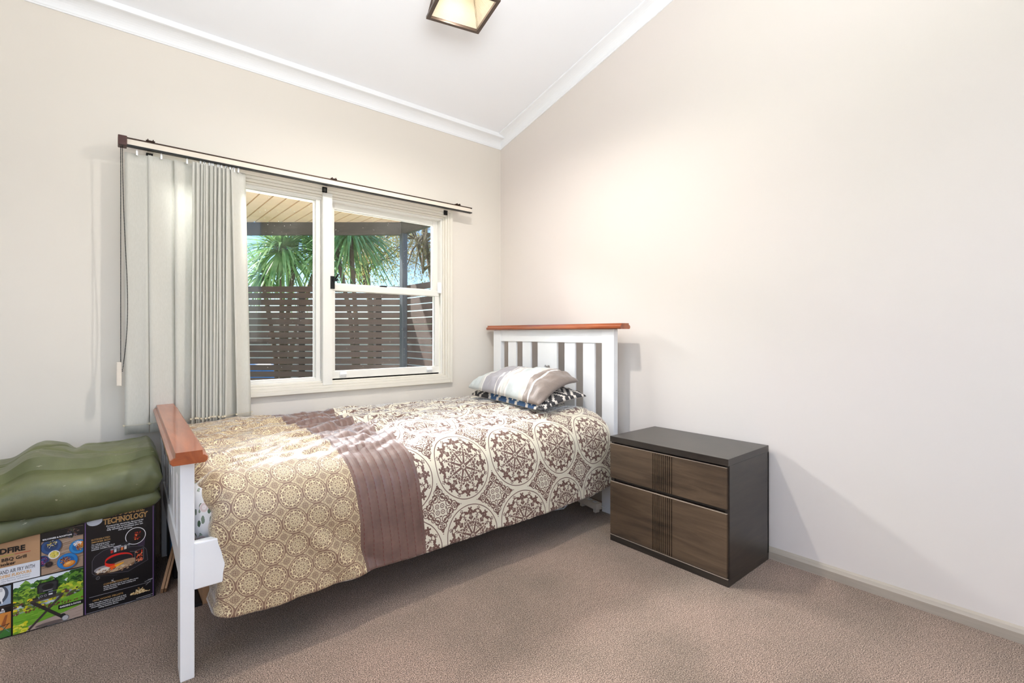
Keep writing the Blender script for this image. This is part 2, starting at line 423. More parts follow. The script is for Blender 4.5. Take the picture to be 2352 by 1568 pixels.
for i in range(14):
    f = i/13; x = -1.957+f*.150
    vane(x+.005*math.sin(i*2.3), R(36+3*math.sin(i*1.7)), 1.853, .566+.003*math.sin(i), xb=x+.006*math.sin(i*1.3)-.004, curl=.004, w=.089, yb=.003*math.sin(i*3))
vane(-1.792, R(28), 1.855, .567, xb=-1.765, w=.082, curl=.008)
# bead chain loop with its weight
m = MB(); n = 150
for k in range(n):
    f = k/(n-1); m.sphere((-2.262, -.086, 1.862-f*.99), .0026, 3)
m.tube([(-2.262, -.086, 1.862), (-2.262, -.086, .87)], .0008, 4); m.build('bead_chain', M['black'], bl)
m = MB()
P = []
for k in range(n):
    f = k/(n-1); P.append((-2.256+.018*math.sin(f*f*PI)*(1 if f < .99 else 0), -.094, 1.862-f*1.01)); m.sphere(P[-1], .0026, 3)
m.tube(P[::6], .0008, 4); m.build('bead_chain', M['black'], bl)
m = MB(); m.box((-2.277, -.094, .785), (-2.259, -.078, .892), .003); m.build('chain_weight', M['cream'], bl)
m = MB(); m.tube([(-1.735, -.07, .60), (-1.70, -.055, .585), (-1.66, -.05, .562)], .0012, 5); m.build('bottom_chain', M['clip'], bl)

# ------------------------------------------------------------------ bed
bed = thing('bed', (-1.12, -.62, 0), 'white painted slatted bed with orange-brown timber caps along head and foot', 'bed')
def heart(cx, cz, s, n=20):
    pts = []
    for k in range(n):
        t = 2*PI*k/n+.001
        pts.append((cx+s*16*math.sin(t)**3/34, cz+s*(13*math.cos(t)-5*math.cos(2*t)-2*math.cos(3*t)-math.cos(4*t))/34))
    return pts
def holed_panel(name, y0, y1, z0, z1, x, th, hs, parent):
    cu = bpy.data.curves.new('tmp', 'CURVE'); cu.dimensions = '2D'; cu.fill_mode = 'BOTH'; cu.extrude = th/2
    for pts in ([(y0, z0), (y1, z0), (y1, z1), (y0, z1)], hs):
        sp = cu.splines.new('POLY'); sp.points.add(len(pts)-1); sp.use_cyclic_u = True
        for i, p in enumerate(pts): sp.points[i].co = (p[0], p[1], 0, 1)
    t = bpy.data.objects.new('tmp', cu); C.objects.link(t); dg = bpy.context.evaluated_depsgraph_get(); dg.update()
    me = bpy.data.meshes.new_from_object(t.evaluated_get(dg)); bpy.data.objects.remove(t); bpy.data.curves.remove(cu)
    m = MB(); m.add([(x+v.co.z, v.co.x, v.co.y) for v in me.vertices], [list(p.vertices) for p in me.polygons]); bpy.data.meshes.remove(me)
    return m.build(name, M['white'], parent)
def bed_end(name, xf, th, rail_z, cap_z, low_z, slat_z0, sgn):
    """xf = face towards the foot (camera) side, thickness goes +x"""
    xb = xf+th
    m = MB(); m.box((xf+.004, -1.10, rail_z[0]), (xb-.004, -.16, rail_z[1]), .002)
    m.box((xf+.004, -1.10, low_z[0]), (xb-.004, -.16, low_z[1]), .002)
    hb = m.build(name, M['white'], bed)
    for a, b in ((-.083, -.168), (-1.094, -1.180)):
        m = MB(); m.box((xf, a, 0), (xb, b, rail_z[1]), .003); m.build('post', M['white'], hb)
    for a, b in ((-.24, -.326), (-.393, -.477), (-.79, -.877), (-.942, -1.031)):
        m = MB(); m.box((xf+.010, a, low_z[1]-.005), (xf+.024, b, rail_z[0]+.005), .002); m.build('slat', M['white'], hb)
    holed_panel('centre_panel', -.546, -.723, low_z[1]-.004, rail_z[0]+.004, xf+.017, .014, heart(-.634, slat_z0, .058), hb)
    z0, z1 = cap_z; xm = (xf+xb)/2
    m = MB(); prof = [(xm-.040, z0), (xm+.040, z0), (xm+.046, z0+.006), (xm+.046, z0+.016), (xm+.038, z0+.022), (xm+.034, z0+.022), (xm+.033, z1), (xm-.033, z1), (xm-.034, z0+.022), (xm-.038, z0+.022), (xm-.046, z0+.016), (xm-.046, z0+.006)]
    vs = []; N = len(prof)
    for y, k in ((-.030, 0), (-.036, 1), (-1.239, 1), (-1.245, 0)):
        for x, z in prof: vs.append((xm+(x-xm)*(.95+.05*k), y + (0 if z < z0+.02 else (.0)), z))
    fs = [list(range(N)), list(range(3*N, 4*N))[::-1]]
    for r in range(3):
        for i in range(N): fs.append([r*N+i, r*N+N+i, r*N+N+(i+1) % N, r*N+(i+1) % N])
    m.add(vs, fs); m.build('cap', M['cap'], hb)
    if sgn < 0:      # the foot end stands very slightly out of square
        for o_ in [hb]+[c for c in C.objects if c.parent == hb]:
            for v in o_.data.vertices: v.co.x += .030*(v.co.y-.62+1.25)
    return hb
bed_end('headboard', -.135, .036, (.966, 1.046), (1.046, 1.078), (.40, .50), .797, 1)
bed_end('footboard', -2.151, .036, (.570, .650), (.650, .686), (.265, .345), .50, -1)
for a, b in ((-1.185, -1.155), (-.11, -.08)):
    m = MB(); m.box((-2.115, a, .262), (-.135, b, .400), .004); m.build('side_rail', M['white'], bed)
for k in range(9):
    x = -2.0+k*.22; m = MB(); m.box((x, -1.155, .345), (x+.08, -.11, .362), .002); m.build('base_slat', M['white'], bed)

# mattress with rose print
def floral():
    m, nt, p = new_mat('mattress_floral'); X.nt = nt
    tc = nt.nodes.new('ShaderNodeTexCoord')
    def vor(sc, rand=1.0, st=(1.3, 1, 1)):
        v = nt.nodes.new('ShaderNodeTexVoronoi'); v.inputs['Scale'].default_value = sc; v.inputs['Randomness'].default_value = rand
        mp = nt.nodes.new('ShaderNodeMapping'); mp.inputs['Rotation'].default_value = (.3, .5, .2); mp.inputs['Scale'].default_value = st
        nt.links.new(tc.outputs['Object'], mp.inputs[0]); nt.links.new(mp.outputs[0], v.inputs['Vector']); return v
    v1 = vor(34, 1.0, (2.0, 1.4, .8)); v2 = vor(19)
    leaf = xlt(X(v1.outputs['Distance'])+X(tex_noise(nt, 90, 2, .5))*.25, .47)
    green = ramp(nt, v1.outputs['Color'], [(.2, lin((74, 98, 72))), (.8, lin((186, 196, 182)))])
    rose = xlt(X(v2.outputs['Distance']), .34)
    petals = ramp(nt, X.op('SINE', X(v2.outputs['Distance'])*42.0, clamp=True).k, [(0, lin((226, 208, 208))), (1, lin((244, 236, 236)))])
    c = mix(nt, leaf, lin((238, 238, 240)), green); c = mix(nt, rose, c, petals)
    nt.links.new(c, p.inputs['Base Color']); p.inputs['Roughness'].default_value = .8; return m
M['floral'] = floral()
m = MB(); m.box((-2.11, -1.125, .364), (-.14, -.115, .552), .045)
mt = m.build('mattress', M['floral'])
for pl in mt.data.polygons: pl.use_smooth = True
tag(recenter(mt), 'white mattress printed with green leaves and roses, lying in the bed under the duvet', 'mattress')

# ------------------------------------------------------------------ duvet
def medallion(nt, u, v, th_=0.0):
    """1 where the scroll-and-leaf print is, for cell coordinates u, v"""
    X.nt = nt
    p = xfract(u)-.5; q = xfract(v)-.5; r = xlen(p, q)
    th = X.op('ARCTAN2', q, p); sec = PI/4
    a = X.op('PINGPONG', th+8*PI, sec/2)
    x = r*X.op('COSINE', a); y = r*X.op('SINE', a); P2 = xvec(x, y)
    def disc(c, R): return xdist(P2, c)-R
    def loop(c, R, w): return xabs(xdist(P2, c)-R)-w
    t8 = math.tan(PI/8); c8, s8 = math.cos(PI/8), math.sin(PI/8)
    d = xabs(r-.455)-(.0075-th_*2)                                   # outer ring
    d = xmin(d, disc((.036, 0), .010)); d = xmin(d, disc((.058, .0235), .009)); d = xmin(d, r-.016)
    stemA = xmax(y-.0050, xabs(x-.20)-.115); d = xmin(d, stemA)   # thin stalk to the oak leaf
    for c, R in (((.330, 0), .020), ((.360, .024), .021), ((.388, 0), .022), ((.408, .022), .014), ((.350, .046), .010)): d = xmin(d, disc(c, R))
    yb = y*c8-x*s8; xb_ = x*c8+y*s8                            # along the second axis
    stemB = xmax(xabs(yb)-(.006+.014*X.op('MAXIMUM', xb_*-4.0+1.0, 0.0)), xabs(xb_-.17)-.13); d = xmin(d, stemB)
    # curling stem leaving axis B, ending in a leaf
    def B(l, o): return (l*c8+o*s8, l*s8-o*c8)                # point at l along axis B, o towards axis A
    d = xmin(d, xmax(loop(B(.300, .052), .052, .0065), xmax(xb_*-1.0+.262, 0.0-yb*-1.0-.2)))
    for c, R in ((B(.350, .056), .025), (B(.328, .080), .016), (B(.376, .038), .014), (B(.388, .012), .013), (B(.415, .020), .009), (B(.405, .001), .008), (B(.430, .006), .007), (B(.238, .032), .016), (B(.222, .050), .010), (B(.300, .020), .009)): d = xmin(d, disc(c, R))
    # loops around the inner flowers
    d = xmin(d, loop((.175, .030), .031, .0058)); d = xmin(d, disc((.182, .028), .018)); d = xmin(d, disc((.268, .024), .018)); d = xmin(d, disc((.250, .010), .012))
    inner = xlt(d, th_)*xlt(r, .46)
    # between the rings
    c = xmin(xabs(p)*-1.0+.5, 9.0); e = xmin(xabs(q)*-1.0+.5, 9.0)
    lo = xmin(c, e); hi = xmax(c, e); P3 = xvec(hi, lo)
    def D(cn, R): return xdist(P3, cn)-R
    def L(cn, R, w): return xabs(xdist(P3, cn)-R)-w
    g = xmin(L((.042, .042), .028, .0055), D((.042, .042), .010))
    for cn, R, w in (((.150, .060), .046, .0062), ((.235, .034), .034, .006), ((.125, .125), .034, .006)): g = xmin(g, L(cn, R, w))
    for cn, R in (((.158, .056), .020), ((.142, .076), .013), ((.174, .036), .012), ((.238, .028), .016), ((.290, .012), .018), ((.318, .004), .013), ((.272, .034), .013), ((.128, .122), .016), ((.192, .088), .014), ((.205, .070), .011), ((.100, .010), .011), ((.190, .006), .010), ((.350, .000), .008)): g = xmin(g, D(cn, R))
    outer = xlt(g, th_*1.2)*X.op('GREATER_THAN', r, .468)
    return xmax(inner, outer)
def duvet_mat(kind):
    m, nt, p = new_mat('duvet_'+kind); X.nt = nt
    uvn = nt.nodes.new('ShaderNodeUVMap'); uvn.uv_map = 'print'
    sp = nt.nodes.new('ShaderNodeSeparateXYZ'); nt.links.new(uvn.outputs[0], sp.inputs[0])
    u, v = X(sp.outputs[0]), X(sp.outputs[1])
    brown, cream = lin((110, 78, 68)), lin((228, 220, 198))
    if kind == 'large': c = mix(nt, medallion(nt, u, v), cream, brown)
    elif kind == 'small': c = mix(nt, medallion(nt, u, v, -.0022), lin((134, 103, 82)), lin((234, 218, 174)))
    else:
        # channel quilting: dashed reddish stitch lines across the strip
        f = xabs(xfract(u)-.5)
        st = xlt(f, .035)*xlt(xfract(v*60.0), .6)
        c = mix(nt, st, ramp(nt, tex_noise(nt, 14, 3, .6), [(.3, lin((104, 78, 70))), (.7, lin((126, 97, 86)))]), lin((112, 50, 42)))
        h = X.op('POWER', xmin(f*3.0, 1.0), .5)
        hh = h + X(tex_noise(nt, 40, 4, .6, stretch=(.25, 1, 1)))*.6
        bump(nt, p, hh.k, .5, .006)
    nt.links.new(c, p.inputs['Base Color']); p.inputs['Roughness'].default_value = .46
    p.inputs['Sheen Weight'].default_value = 1.0; p.inputs['Sheen Roughness'].default_value = .30
    p.inputs['Specular IOR Level'].default_value = .75
    if kind != 'strip': bump(nt, p, tex_noise(nt, 22, 5, .62), .35, .008)
    return m
M['d_large'] = duvet_mat('large'); M['d_small'] = duvet_mat('small'); M['d_strip'] = duvet_mat('strip')

def resample(pts, step):
    P = [np.array(p, float) for p in pts]; out = []
    for i in range(len(P)-1):
        p0 = P[max(i-1, 0)]; p1 = P[i]; p2 = P[i+1]; p3 = P[min(i+2, len(P)-1)]
        for k in range(12):
            t = k/12; out.append(.5*((2*p1)+(-p0+p2)*t+(2*p0-5*p1+4*p2-p3)*t*t+(-p0+3*p1-3*p2+p3)*t**3))
    out.append(P[-1]); out = np.array(out); s = np.r_[0, np.cumsum(np.linalg.norm(np.diff(out, axis=0), axis=1))]
    n = int(s[-1]/step); t = np.linspace(0, s[-1], n+1)
    return t, np.c_[np.interp(t, s, out[:, 0]), np.interp(t, s, out[:, 1])]
def ridge(a): return (1-abs(a))
def build_duvet():
    st = .0085
    sv, prof = resample([(-.050, .46), (-.047, .53), (-.072, .566), (-.14, .577), (-.35, .588), (-.62, .594), (-.9, .590), (-1.04, .580), (-1.13, .552), (-1.185, .495), (-1.205, .42), (-1.212, .30), (-1.215, .165)], st)
    S_ = sv[-1]; ns = len(sv)
    tang = np.gradient(prof, axis=0); tang /= np.linalg.norm(tang, axis=1)[:, None]
    nor = np.c_[tang[:, 1], -tang[:, 0]]; nor[nor[:, 1] < -.2] *= -1
    if nor[ns//2, 1] < 0: nor = -nor
    X0, X1 = -2.098, -.165; rr = .055; ext0, ext1 = .05, .10
    us = np.arange(-ext0-rr*1.57, (X1-X0)+ext1+rr*1.57, st); L = X1-X0
    vs = []; uv = []; nu = len(us)
    for u in us:
        # position along the bed and sinking of the rolled ends
        if u < rr: a = max(0, (rr-u)/rr); a = min(a, PI/2); xx = X0+rr-rr*math.sin(a) ; dn = rr*(1-math.cos(a))+max(0, (rr-u)-rr*PI/2)
        elif u > L-rr: a = min((u-(L-rr))/rr, PI/2); xx = X1-rr+rr*math.sin(a); dn = rr*(1-math.cos(a))+max(0, u-(L-rr)-rr*PI/2)
        else: xx = X0+u; dn = 0
        for j in range(ns):
            s = sv[j]; y, z = prof[j]; ny, nz = nor[j]
            drop = sstep(S_-.50, S_-.40, s); low = max(0, (s-(S_-.42))/.42)
            x = xx + .048*min(1, max(0, (s-(S_-.46))/.44))*(1-sstep(-.55, -.2, xx))
            x += .06*math.exp(-((xx+1.36)/.16)**2)*(1-sstep(.10, .55, s)); xf = x
            # folds on the top, stronger near the foot
            foot = 1-sstep(-1.85, -1.45, xf); mid = 1-sstep(-1.5, -.9, xf)
            top = 1-drop
            ca, sa = math.cos(-.55), math.sin(-.55)
            du = (xf*ca - y*sa); dv = (xf*sa + y*ca)
            wv = fbm(du*1.3+3, dv*8+1.2*fbm(xf*2, y*2), 2.2, 2)
            d = top*(.005+.022*mid)*(ridge(wv*1.6)-.6)
            d += top*.010*mid*(ridge(fbm(du*1.8+9, dv*17, 5, 2)*1.8)-.6)
            d += top*.006*fbm(xf*5, y*11, 1.1, 4)
            d += top*.011*(ridge(fbm(xf*2.6+y*2.5, y*13-xf*2.5, 7.7, 3)*1.8)-.6)*(1-sstep(-.75, -.45, xf)*.4)
            d += top*.018*sstep(-.5, -.15, y)*(-1)*0
            # front face: quiet hang, with diagonal folds low down left of the strip
            d += drop*.010*fbm(xf*4.5, z*2.5, 3.3, 2)
            g = math.exp(-((xf+1.66+.9*(z-.28))/.055)**2)*sstep(.44, .30, z)*sstep(.14, .22, z)
            g2 = math.exp(-((xf+1.78+.7*(z-.28))/.045)**2)*sstep(.42, .26, z)
            d += drop*(-.020*g-.012*g2+.012*math.exp(-((xf+1.72+.8*(z-.28))/.04)**2)*sstep(.44, .3, z))
            d += drop*low*.012*math.sin(xf*7.5+1.3)*(1 if xf < -1.35 else .6)
            if drop > 0:   # wavy foot-side edge and uneven hem
                e = 1-sstep(-2.08, -1.90, xf)
                x += e*(.030*math.exp(-((z-.50)/.05)**2)+.024*math.exp(-((z-.34)/.12)**2)+.012*fbm(z*14, 3.1, 0, 2)-.012*sstep(.2, .12, z))
                z += low*(.010*fbm(xf*5, 8.8, 0, 3)+.030*sstep(-.45, -.18, xf) - .006*(1-sstep(-2.0, -1.6, xf)))
            # keep the far edge off the wall
            if y > -.12: d *= .3
            yy = y+ny*(d-dn); z2 = z+nz*(d-dn)
            vs.append((x, min(yy, -.028), max(z2, .03)))
            uv.append((xx+(u if u < 0 else (u-L if u > L else 0)), S_-s+.165))
    fs = []; mi = []; keys = []
    for i in range(nu-1):
        uc = X0+(us[i]+us[i+1])/2
        k = 1 if uc < -1.660 else (2 if uc < -1.402 else 0)
        for j in range(ns-1):
            a = i*ns+j; fs.append((a, a+ns, a+ns+1, a+1)); mi.append(k)
    me = bpy.data.meshes.new('duvet'); me.from_pydata(vs, [], fs)
    for k in ('d_large', 'd_small', 'd_strip'): me.materials.append(M[k])
    me.polygons.foreach_set('material_index', mi); me.polygons.foreach_set('use_smooth', [True]*len(fs))
    ul = me.uv_layers.new(name='print'); data = np.zeros((len(me.loops), 2)); li = np.empty(len(me.loops), int); me.loops.foreach_get('vertex_index', li)
    U = np.array(uv)[li]; mm = np.repeat(np.array(mi), 4)
    # lattice of each print in metres
    big = np.linalg.inv(np.array([[.281, 0.0], [.012, -.292]])); c1 = (U-np.array([-1.19, .465]))@big+.5
    sm = (U-np.array([-2.021, .41]))/np.array([.0775, .0775])+.5
    stp = np.c_[(U[:, 0]+1.66)/.0325, U[:, 1]]
    data = np.where(mm[:, None] == 0, c1, np.where(mm[:, None] == 1, sm, stp))
    ul.data.foreach_set('uv', data.ravel())
    me.update(); o = bpy.data.objects.new('duvet', me); C.objects.link(o)
    sd = o.modifiers.new('thickness', 'SOLIDIFY'); sd.thickness = .012; sd.offset = -1
    return o
dv = build_duvet(); recenter(dv)
tag(dv, 'brown and cream medallion-print duvet with a quilted brown band, spread over the bed', 'duvet')

# ------------------------------------------------------------------ pillows
def striped():
    m, nt, p = new_mat('pillow_stripes'); X.nt = nt
    uvn = nt.nodes.new('ShaderNodeUVMap'); uvn.uv_map = 'print'
    sp = nt.nodes.new('ShaderNodeSeparateXYZ'); nt.links.new(uvn.outputs[0], sp.inputs[0])
    a, b, w, br, g = lin((202, 202, 196)), lin((162, 158, 162)), lin((224, 220, 214)), lin((130, 116, 107)), lin((190, 195, 193))
    st = [(0, g), (.20, a), (.235, w), (.25, b), (.40, b), (.41, w), (.425, b), (.45, w), (.47, lin((172, 160, 150))), (.482, w), (.505, a), (.53, lin((190, 180, 172))), (.54, w), (.565, g), (.72, lin((198, 193, 184))), (.775, br), (.825, br), (.835, w), (.85, br), (.96, br)]
    c = ramp(nt, sp.outputs[1], st, 'CONSTANT')
    c = mix(nt, .25, c, ramp(nt, tex_noise(nt, 260, 2, .6), [(.3, (.8, .8, .8, 1)), (.7, (1, 1, 1, 1))]), 'MULTIPLY')
    nt.links.new(c, p.inputs['Base Color']); p.inputs['Roughness'].default_value = .55; p.inputs['Sheen Weight'].default_value = .2
    bump(nt, p, tex_noise(nt, 26, 4, .6, stretch=(1, 2.4, 1)), .35, .008); return m
def ikat():
    m, nt, p = new_mat('pillow_ikat'); X.nt = nt
    uvn = nt.nodes.new('ShaderNodeUVMap'); uvn.uv_map = 'print'
    sp = nt.nodes.new('ShaderNodeSeparateXYZ'); nt.links.new(uvn.outputs[0], sp.inputs[0])
    u = X(sp.outputs[0])*42.0; v = X(sp.outputs[1])*66.0        # stepped cells
    u = xfloor(u); v = xfloor(v)
    p1 = xabs((xfract(u/16.0)-.5)*16.0); q1 = xabs((xfract(v/16.0)-.5)*16.0); d = p1+q1
    ringA = xlt(xabs(d-6.6), 1.1); cen = xlt(d, 3.6)*X.op('GREATER_THAN', d, 1.2); far = xlt(xabs(d-11.5), 1.1)
    pat = xmax(xmax(ringA, cen), far)
    zone = xlt(X(sp.outputs[0]), .19)*X.op('GREATER_THAN', X(sp.outputs[1]), .30)*xlt(X(sp.outputs[1]), .92)
    dark = mix(nt, zone, lin((52, 50, 52)), lin((54, 88, 128)))
    c = mix(nt, pat, dark, lin((222, 214, 204)))
    nt.links.new(c, p.inputs['Base Color']); p.inputs['Roughness'].default_value = .7
    bump(nt, p, tex_noise(nt, 30, 3, .6), .25, .006); return m
M['stripe'] = striped(); M['ikat'] = ikat(); M['pillowgrey'] = pmat('pillow_underside', (200, 194, 192), .7, bmp=.2, bscale=30)
def pillow(name, A, B, Cc, D, up, dn, mats, seed, wr=.01, lift=0):
    """A foot-side/far, B foot-side/near, Cc head-side/near, D head-side/far; bulges up and down"""
    A, B, Cc, D = map(Vector, (A, B, Cc, D)); n = 64; w = 96; vs = []; uv = []; mi = []
    nrm = ((B-A).cross(D-A)).normalized(); nrm = nrm if nrm.z > 0 else -nrm
    for sd, h in ((1, up), (-1, dn)):
        for i in range(n+1):
            for j in range(w+1):
                a, b = i/n, j/w
                # edges of a stuffed pillow draw in between the corners
                ia = a+.05*(2*a-1)*-(1-(2*b-1)**2)*1.0; ib = b+.03*(2*b-1)*-(1-(2*a-1)**2)
                pt = A*(1-ia)*(1-ib)+B*(1-ia)*ib+Cc*ia*ib+D*ia*(1-ib)
                cc = 1-.085*(abs(2*a-1)*abs(2*b-1))**5; ce = (A+B+Cc+D)/4; pt = ce+(pt-ce)*cc
                k = max(0, 1-(2*a-1)**4)**.62*max(0, 1-(2*b-1)**4)**.55
                k *= .70+.30*max(0, (1-(2*a-1)**2)*(1-(2*b-1)**2))**.5
                pt = pt+Vector((0, 0, 1))*lift*math.sin(PI*a)*b**3
                e = min(a, 1-a, b, 1-b)
                d = wr*(ridge(fbm(a*3+seed, b*7, seed, 3)*1.6)-.6)*min(1, e*9)
                edge = min(a, 1-a)
                d += wr*.8*math.sin(b*64+3*fbm(b*5, a*2, seed, 2))*math.exp(-((edge-.10)/.07)**2)*min(1, e*14)
                vs.append(pt+nrm*sd*(h*k)+nrm*d*(1 if sd > 0 else .3)); uv.append((a, b))
    q = (n+1)*(w+1); fs = []
    for k in (0, 1):
        for i in range(n):
            for j in range(w):
                a = k*q+i*(w+1)+j; f = (a, a+1, a+w+2, a+w+1); fs.append(f if k == 0 else f[::-1]); mi.append(k)
    me = bpy.data.meshes.new(name); me.from_pydata([tuple(v) for v in vs], [], fs)
    for mm in mats: me.materials.append(mm)
    me.polygons.foreach_set('material_index', mi); me.polygons.foreach_set('use_smooth', [True]*len(fs))
    ul = me.uv_layers.new(name='print'); li = np.empty(len(me.loops), int); me.loops.foreach_get('vertex_index', li)
    ul.data.foreach_set('uv', np.array(uv)[li].ravel())
    bm = bmesh.new(); bm.from_mesh(me); bmesh.ops.remove_doubles(bm, verts=bm.verts, dist=.0006); bmesh.ops.recalc_face_normals(bm, faces=bm.faces); bm.to_mesh(me); bm.free()
    o = bpy.data.objects.new(name, me); C.objects.link(o); return recenter(o)
o = pillow('pillow', (-.50, -.27, .622), (-.605, -1.095, .618), (-.165, -1.05, .660), (-.165, -.27, .645), .070, .020, [M['ikat'], M['pillowgrey']], 3.1, .006, .015)
tag(o, 'flat pillow in black, cream and blue stepped-diamond print, lying under the grey striped pillow', 'pillow')
o = pillow('pillow', (-.54, -.29, .672), (-.60, -1.075, .640), (-.165, -.99, .738), (-.165, -.29, .735), .104, .010, [M['stripe'], M['stripe']], 7.7, .013, .035)
tag(o, 'plump grey and cream striped pillow on top of the diamond-print pillow', 'pillow')

# ------------------------------------------------------------------ nightstand
ns = thing('nightstand', (-.21, -1.66, 0), 'dark brown two-drawer nightstand against the right wall beside the bed', 'nightstand')
Y0, Y1, XF, XB = -1.367, -1.960, -.405, -.020
m = MB(); m.box((XF, Y0, .487), (XB, Y1, .515), .0015); m.build('top', M['stand'], ns)
m = MB(); m.box((XF+.012, Y0, .030), (XB, Y0-.018, .487)); m.box((XF+.012, Y1, .030), (XB, Y1+.018, .487)); m.box((XB-.01, Y0, .03), (XB, Y1, .487))
m.box((XF+.02, Y0-.018, .03), (XB, Y1+.018, .045)); m.box((XF+.02, Y0-.018, .296), (XB, Y1+.018, .310))
m.build('body', M['stand'], ns)
m = MB(); m.box((XF+.030, Y0-.004, .045), (XF+.034, Y1+.004, .486)); m.build('recess', M['stand_dark'], ns)
m = MB(); m.box((XF+.002, Y0, 0), (XB, Y1, .030), .0015); m.build('plinth', M['stand'], ns)
m = MB(); m.box((XF+.001, Y0-.002, .0295), (XF+.006, Y1+.002, .0325)); m.build('edge_strip', M['edge'], ns)
def drawer(z0, z1):
    # front profile in plan with a band of ten grooves
    ya, yb = Y0-.002, Y1+.006; poly = [(XF, ya)]
    g0 = -1.612
    for k in range(10):
        y = g0-k*.0105; poly += [(XF, y+.0024), (XF+.007, y+.0012), (XF+.007, y-.0012), (XF, y-.0024)]
    poly += [(XF, yb), (XF+.026, yb), (XF+.026, ya)]
    m = MB(); m.prism(poly, 2, z0, z1); d = m.build('drawer', M['standfront'], ns)
    m = MB(); m.box((XF+.0002, ya, z1-.0008), (XF+.010, yb, z1+.0008)); m.build('drawer_edge', M['edge'], d)
drawer(.312, .478); drawer(.036, .292)

# ------------------------------------------------------------------ ceiling lamp
lx, ly, lz = -1.107, -1.107, 2.45
lamp = thing('ceiling_lamp', (lx, ly, lz), 'square lantern ceiling lamp with brown frame and perforated sides, lit', 'lamp')
def mesh_panel():
    m, nt, p = new_mat('perforated_metal'); X.nt = nt
    uvn = nt.nodes.new('ShaderNodeTexCoord'); sp = nt.nodes.new('ShaderNodeSeparateXYZ'); nt.links.new(uvn.outputs['Object'], sp.inputs[0])
    x, y, z = [X(sp.outputs[i]) for i in range(3)]
    h = X.op('PINGPONG', (x+y)*1.0+z*.5, .0035); g = X.op('PINGPONG', (x-y)*1.0-z*.5+10.0, .0035)
    hole = xlt(xlen(h-.00175, g-.00175), .0013)
    p.inputs['Base Color'].default_value = lin((214, 204, 182)); p.inputs['Roughness'].default_value = .5
    tr = nt.nodes.new('ShaderNodeBsdfTransparent'); tl = nt.nodes.new('ShaderNodeBsdfTranslucent'); tl.inputs[0].default_value = (.9, .85, .7, 1)
    ms = nt.nodes.new('ShaderNodeMixShader'); nt.links.new(hole.k, ms.inputs[0]); nt.links.new(p.outputs[0], ms.inputs[1]); nt.links.new(tr.outputs[0], ms.inputs[2])
    nt.links.new(ms.outputs[0], nt.nodes['Material Output'].inputs[0]); return m
M['mesh'] = mesh_panel(); M['lampframe'] = pmat('lamp_frame_bronze', (86, 72, 64), .35, .4)
rot = math.radians(-14)
def LP(a, b, z, s): return (lx+s*(a*math.cos(rot)-b*math.sin(rot)), ly+s*(a*math.sin(rot)+b*math.cos(rot)), lz+z)
sb, stt, hh = .121, .070, .24
cs = [(-1, -1), (1, -1), (1, 1), (-1, 1)]
m = MB()
for i in range(4):
    a, b = cs[i], cs[(i+1) % 4]
    m.bar(LP(*a, hh, stt), LP(*b, hh, stt), .012, .010); m.bar(LP(*a, .006, sb), LP(*a, hh, stt), .008, .008)
ro, ri = sb+.007, sb-.009
vv = [LP(*c, z, q_) for z in (0, .012) for q_ in (ro, ri) for c in cs]
ff = []
for i in range(4):
    j = (i+1) % 4; ff += [(i, j, 4+j, 4+i), (8+i, 12+i, 12+j, 8+j), (i, 8+i, 8+j, j), (4+i, 4+j, 12+j, 12+i)]
m.add(vv, ff)
m.build('lamp_frame', M['lampframe'], lamp)
for i in range(4):
    a, b = cs[i], cs[(i+1) % 4]; k = .97
    m = MB(); m.add([LP(*a, .008, sb*k), LP(*b, .008, sb*k), LP(*b, hh, stt*k), LP(*a, hh, stt*k), LP(*a, .008, sb*k+.001), LP(*b, .008, sb*k+.001), LP(*b, hh, stt*k+.001), LP(*a, hh, stt*k+.001)],
              [(0, 1, 2, 3), (4, 7, 6, 5), (0, 4, 5, 1), (1, 5, 6, 2), (2, 6, 7, 3), (3, 7, 4, 0)]); m.build('shade_panel', M['mesh'], lamp)
m = MB(); zt = zc(ly)-lz; m.tube([(lx, ly, lz+hh), (lx, ly, lz+zt-.02)], .007, 12); m.tube([(lx, ly, lz+zt-.025), (lx, ly, lz+zt+.01)], .05, 24); m.box(tuple(np.array(LP(0, 0, hh-.003, 0))-.06*np.array([1, 1, 0])), tuple(np.array(LP(0, 0, hh+.003, 0))+.06*np.array([1, 1, 0])))
m.build('ceiling_mount', M['lampframe'], lamp)
mb_, nt_, p_ = new_mat('lit_bulb'); p_.inputs['Emission Color'].default_value = (1, .86, .62, 1); p_.inputs['Emission Strength'].default_value = 5
m = MB(); m.lathe((lx, ly, lz+.085), [(.001, 0), (.018, .004), (.028, .018), (.031, .034), (.026, .055), (.016, .075), (.014, .095)]); m.build('bulb', mb_, lamp)
m = MB(); m.tube([(lx, ly, lz+.175), (lx, ly, lz+hh)], .019, 16); m.build('bulb_holder', M['lampframe'], lamp)
pl = bpy.data.lights.new('bulb_light', 'POINT'); pl.energy = 0.5; pl.color = (1, .9, .75); pl.shadow_soft_size = .02
po = bpy.data.objects.new('bulb_light', pl); C.objects.link(po); po.parent = lamp; po.location = (0, 0, .055)


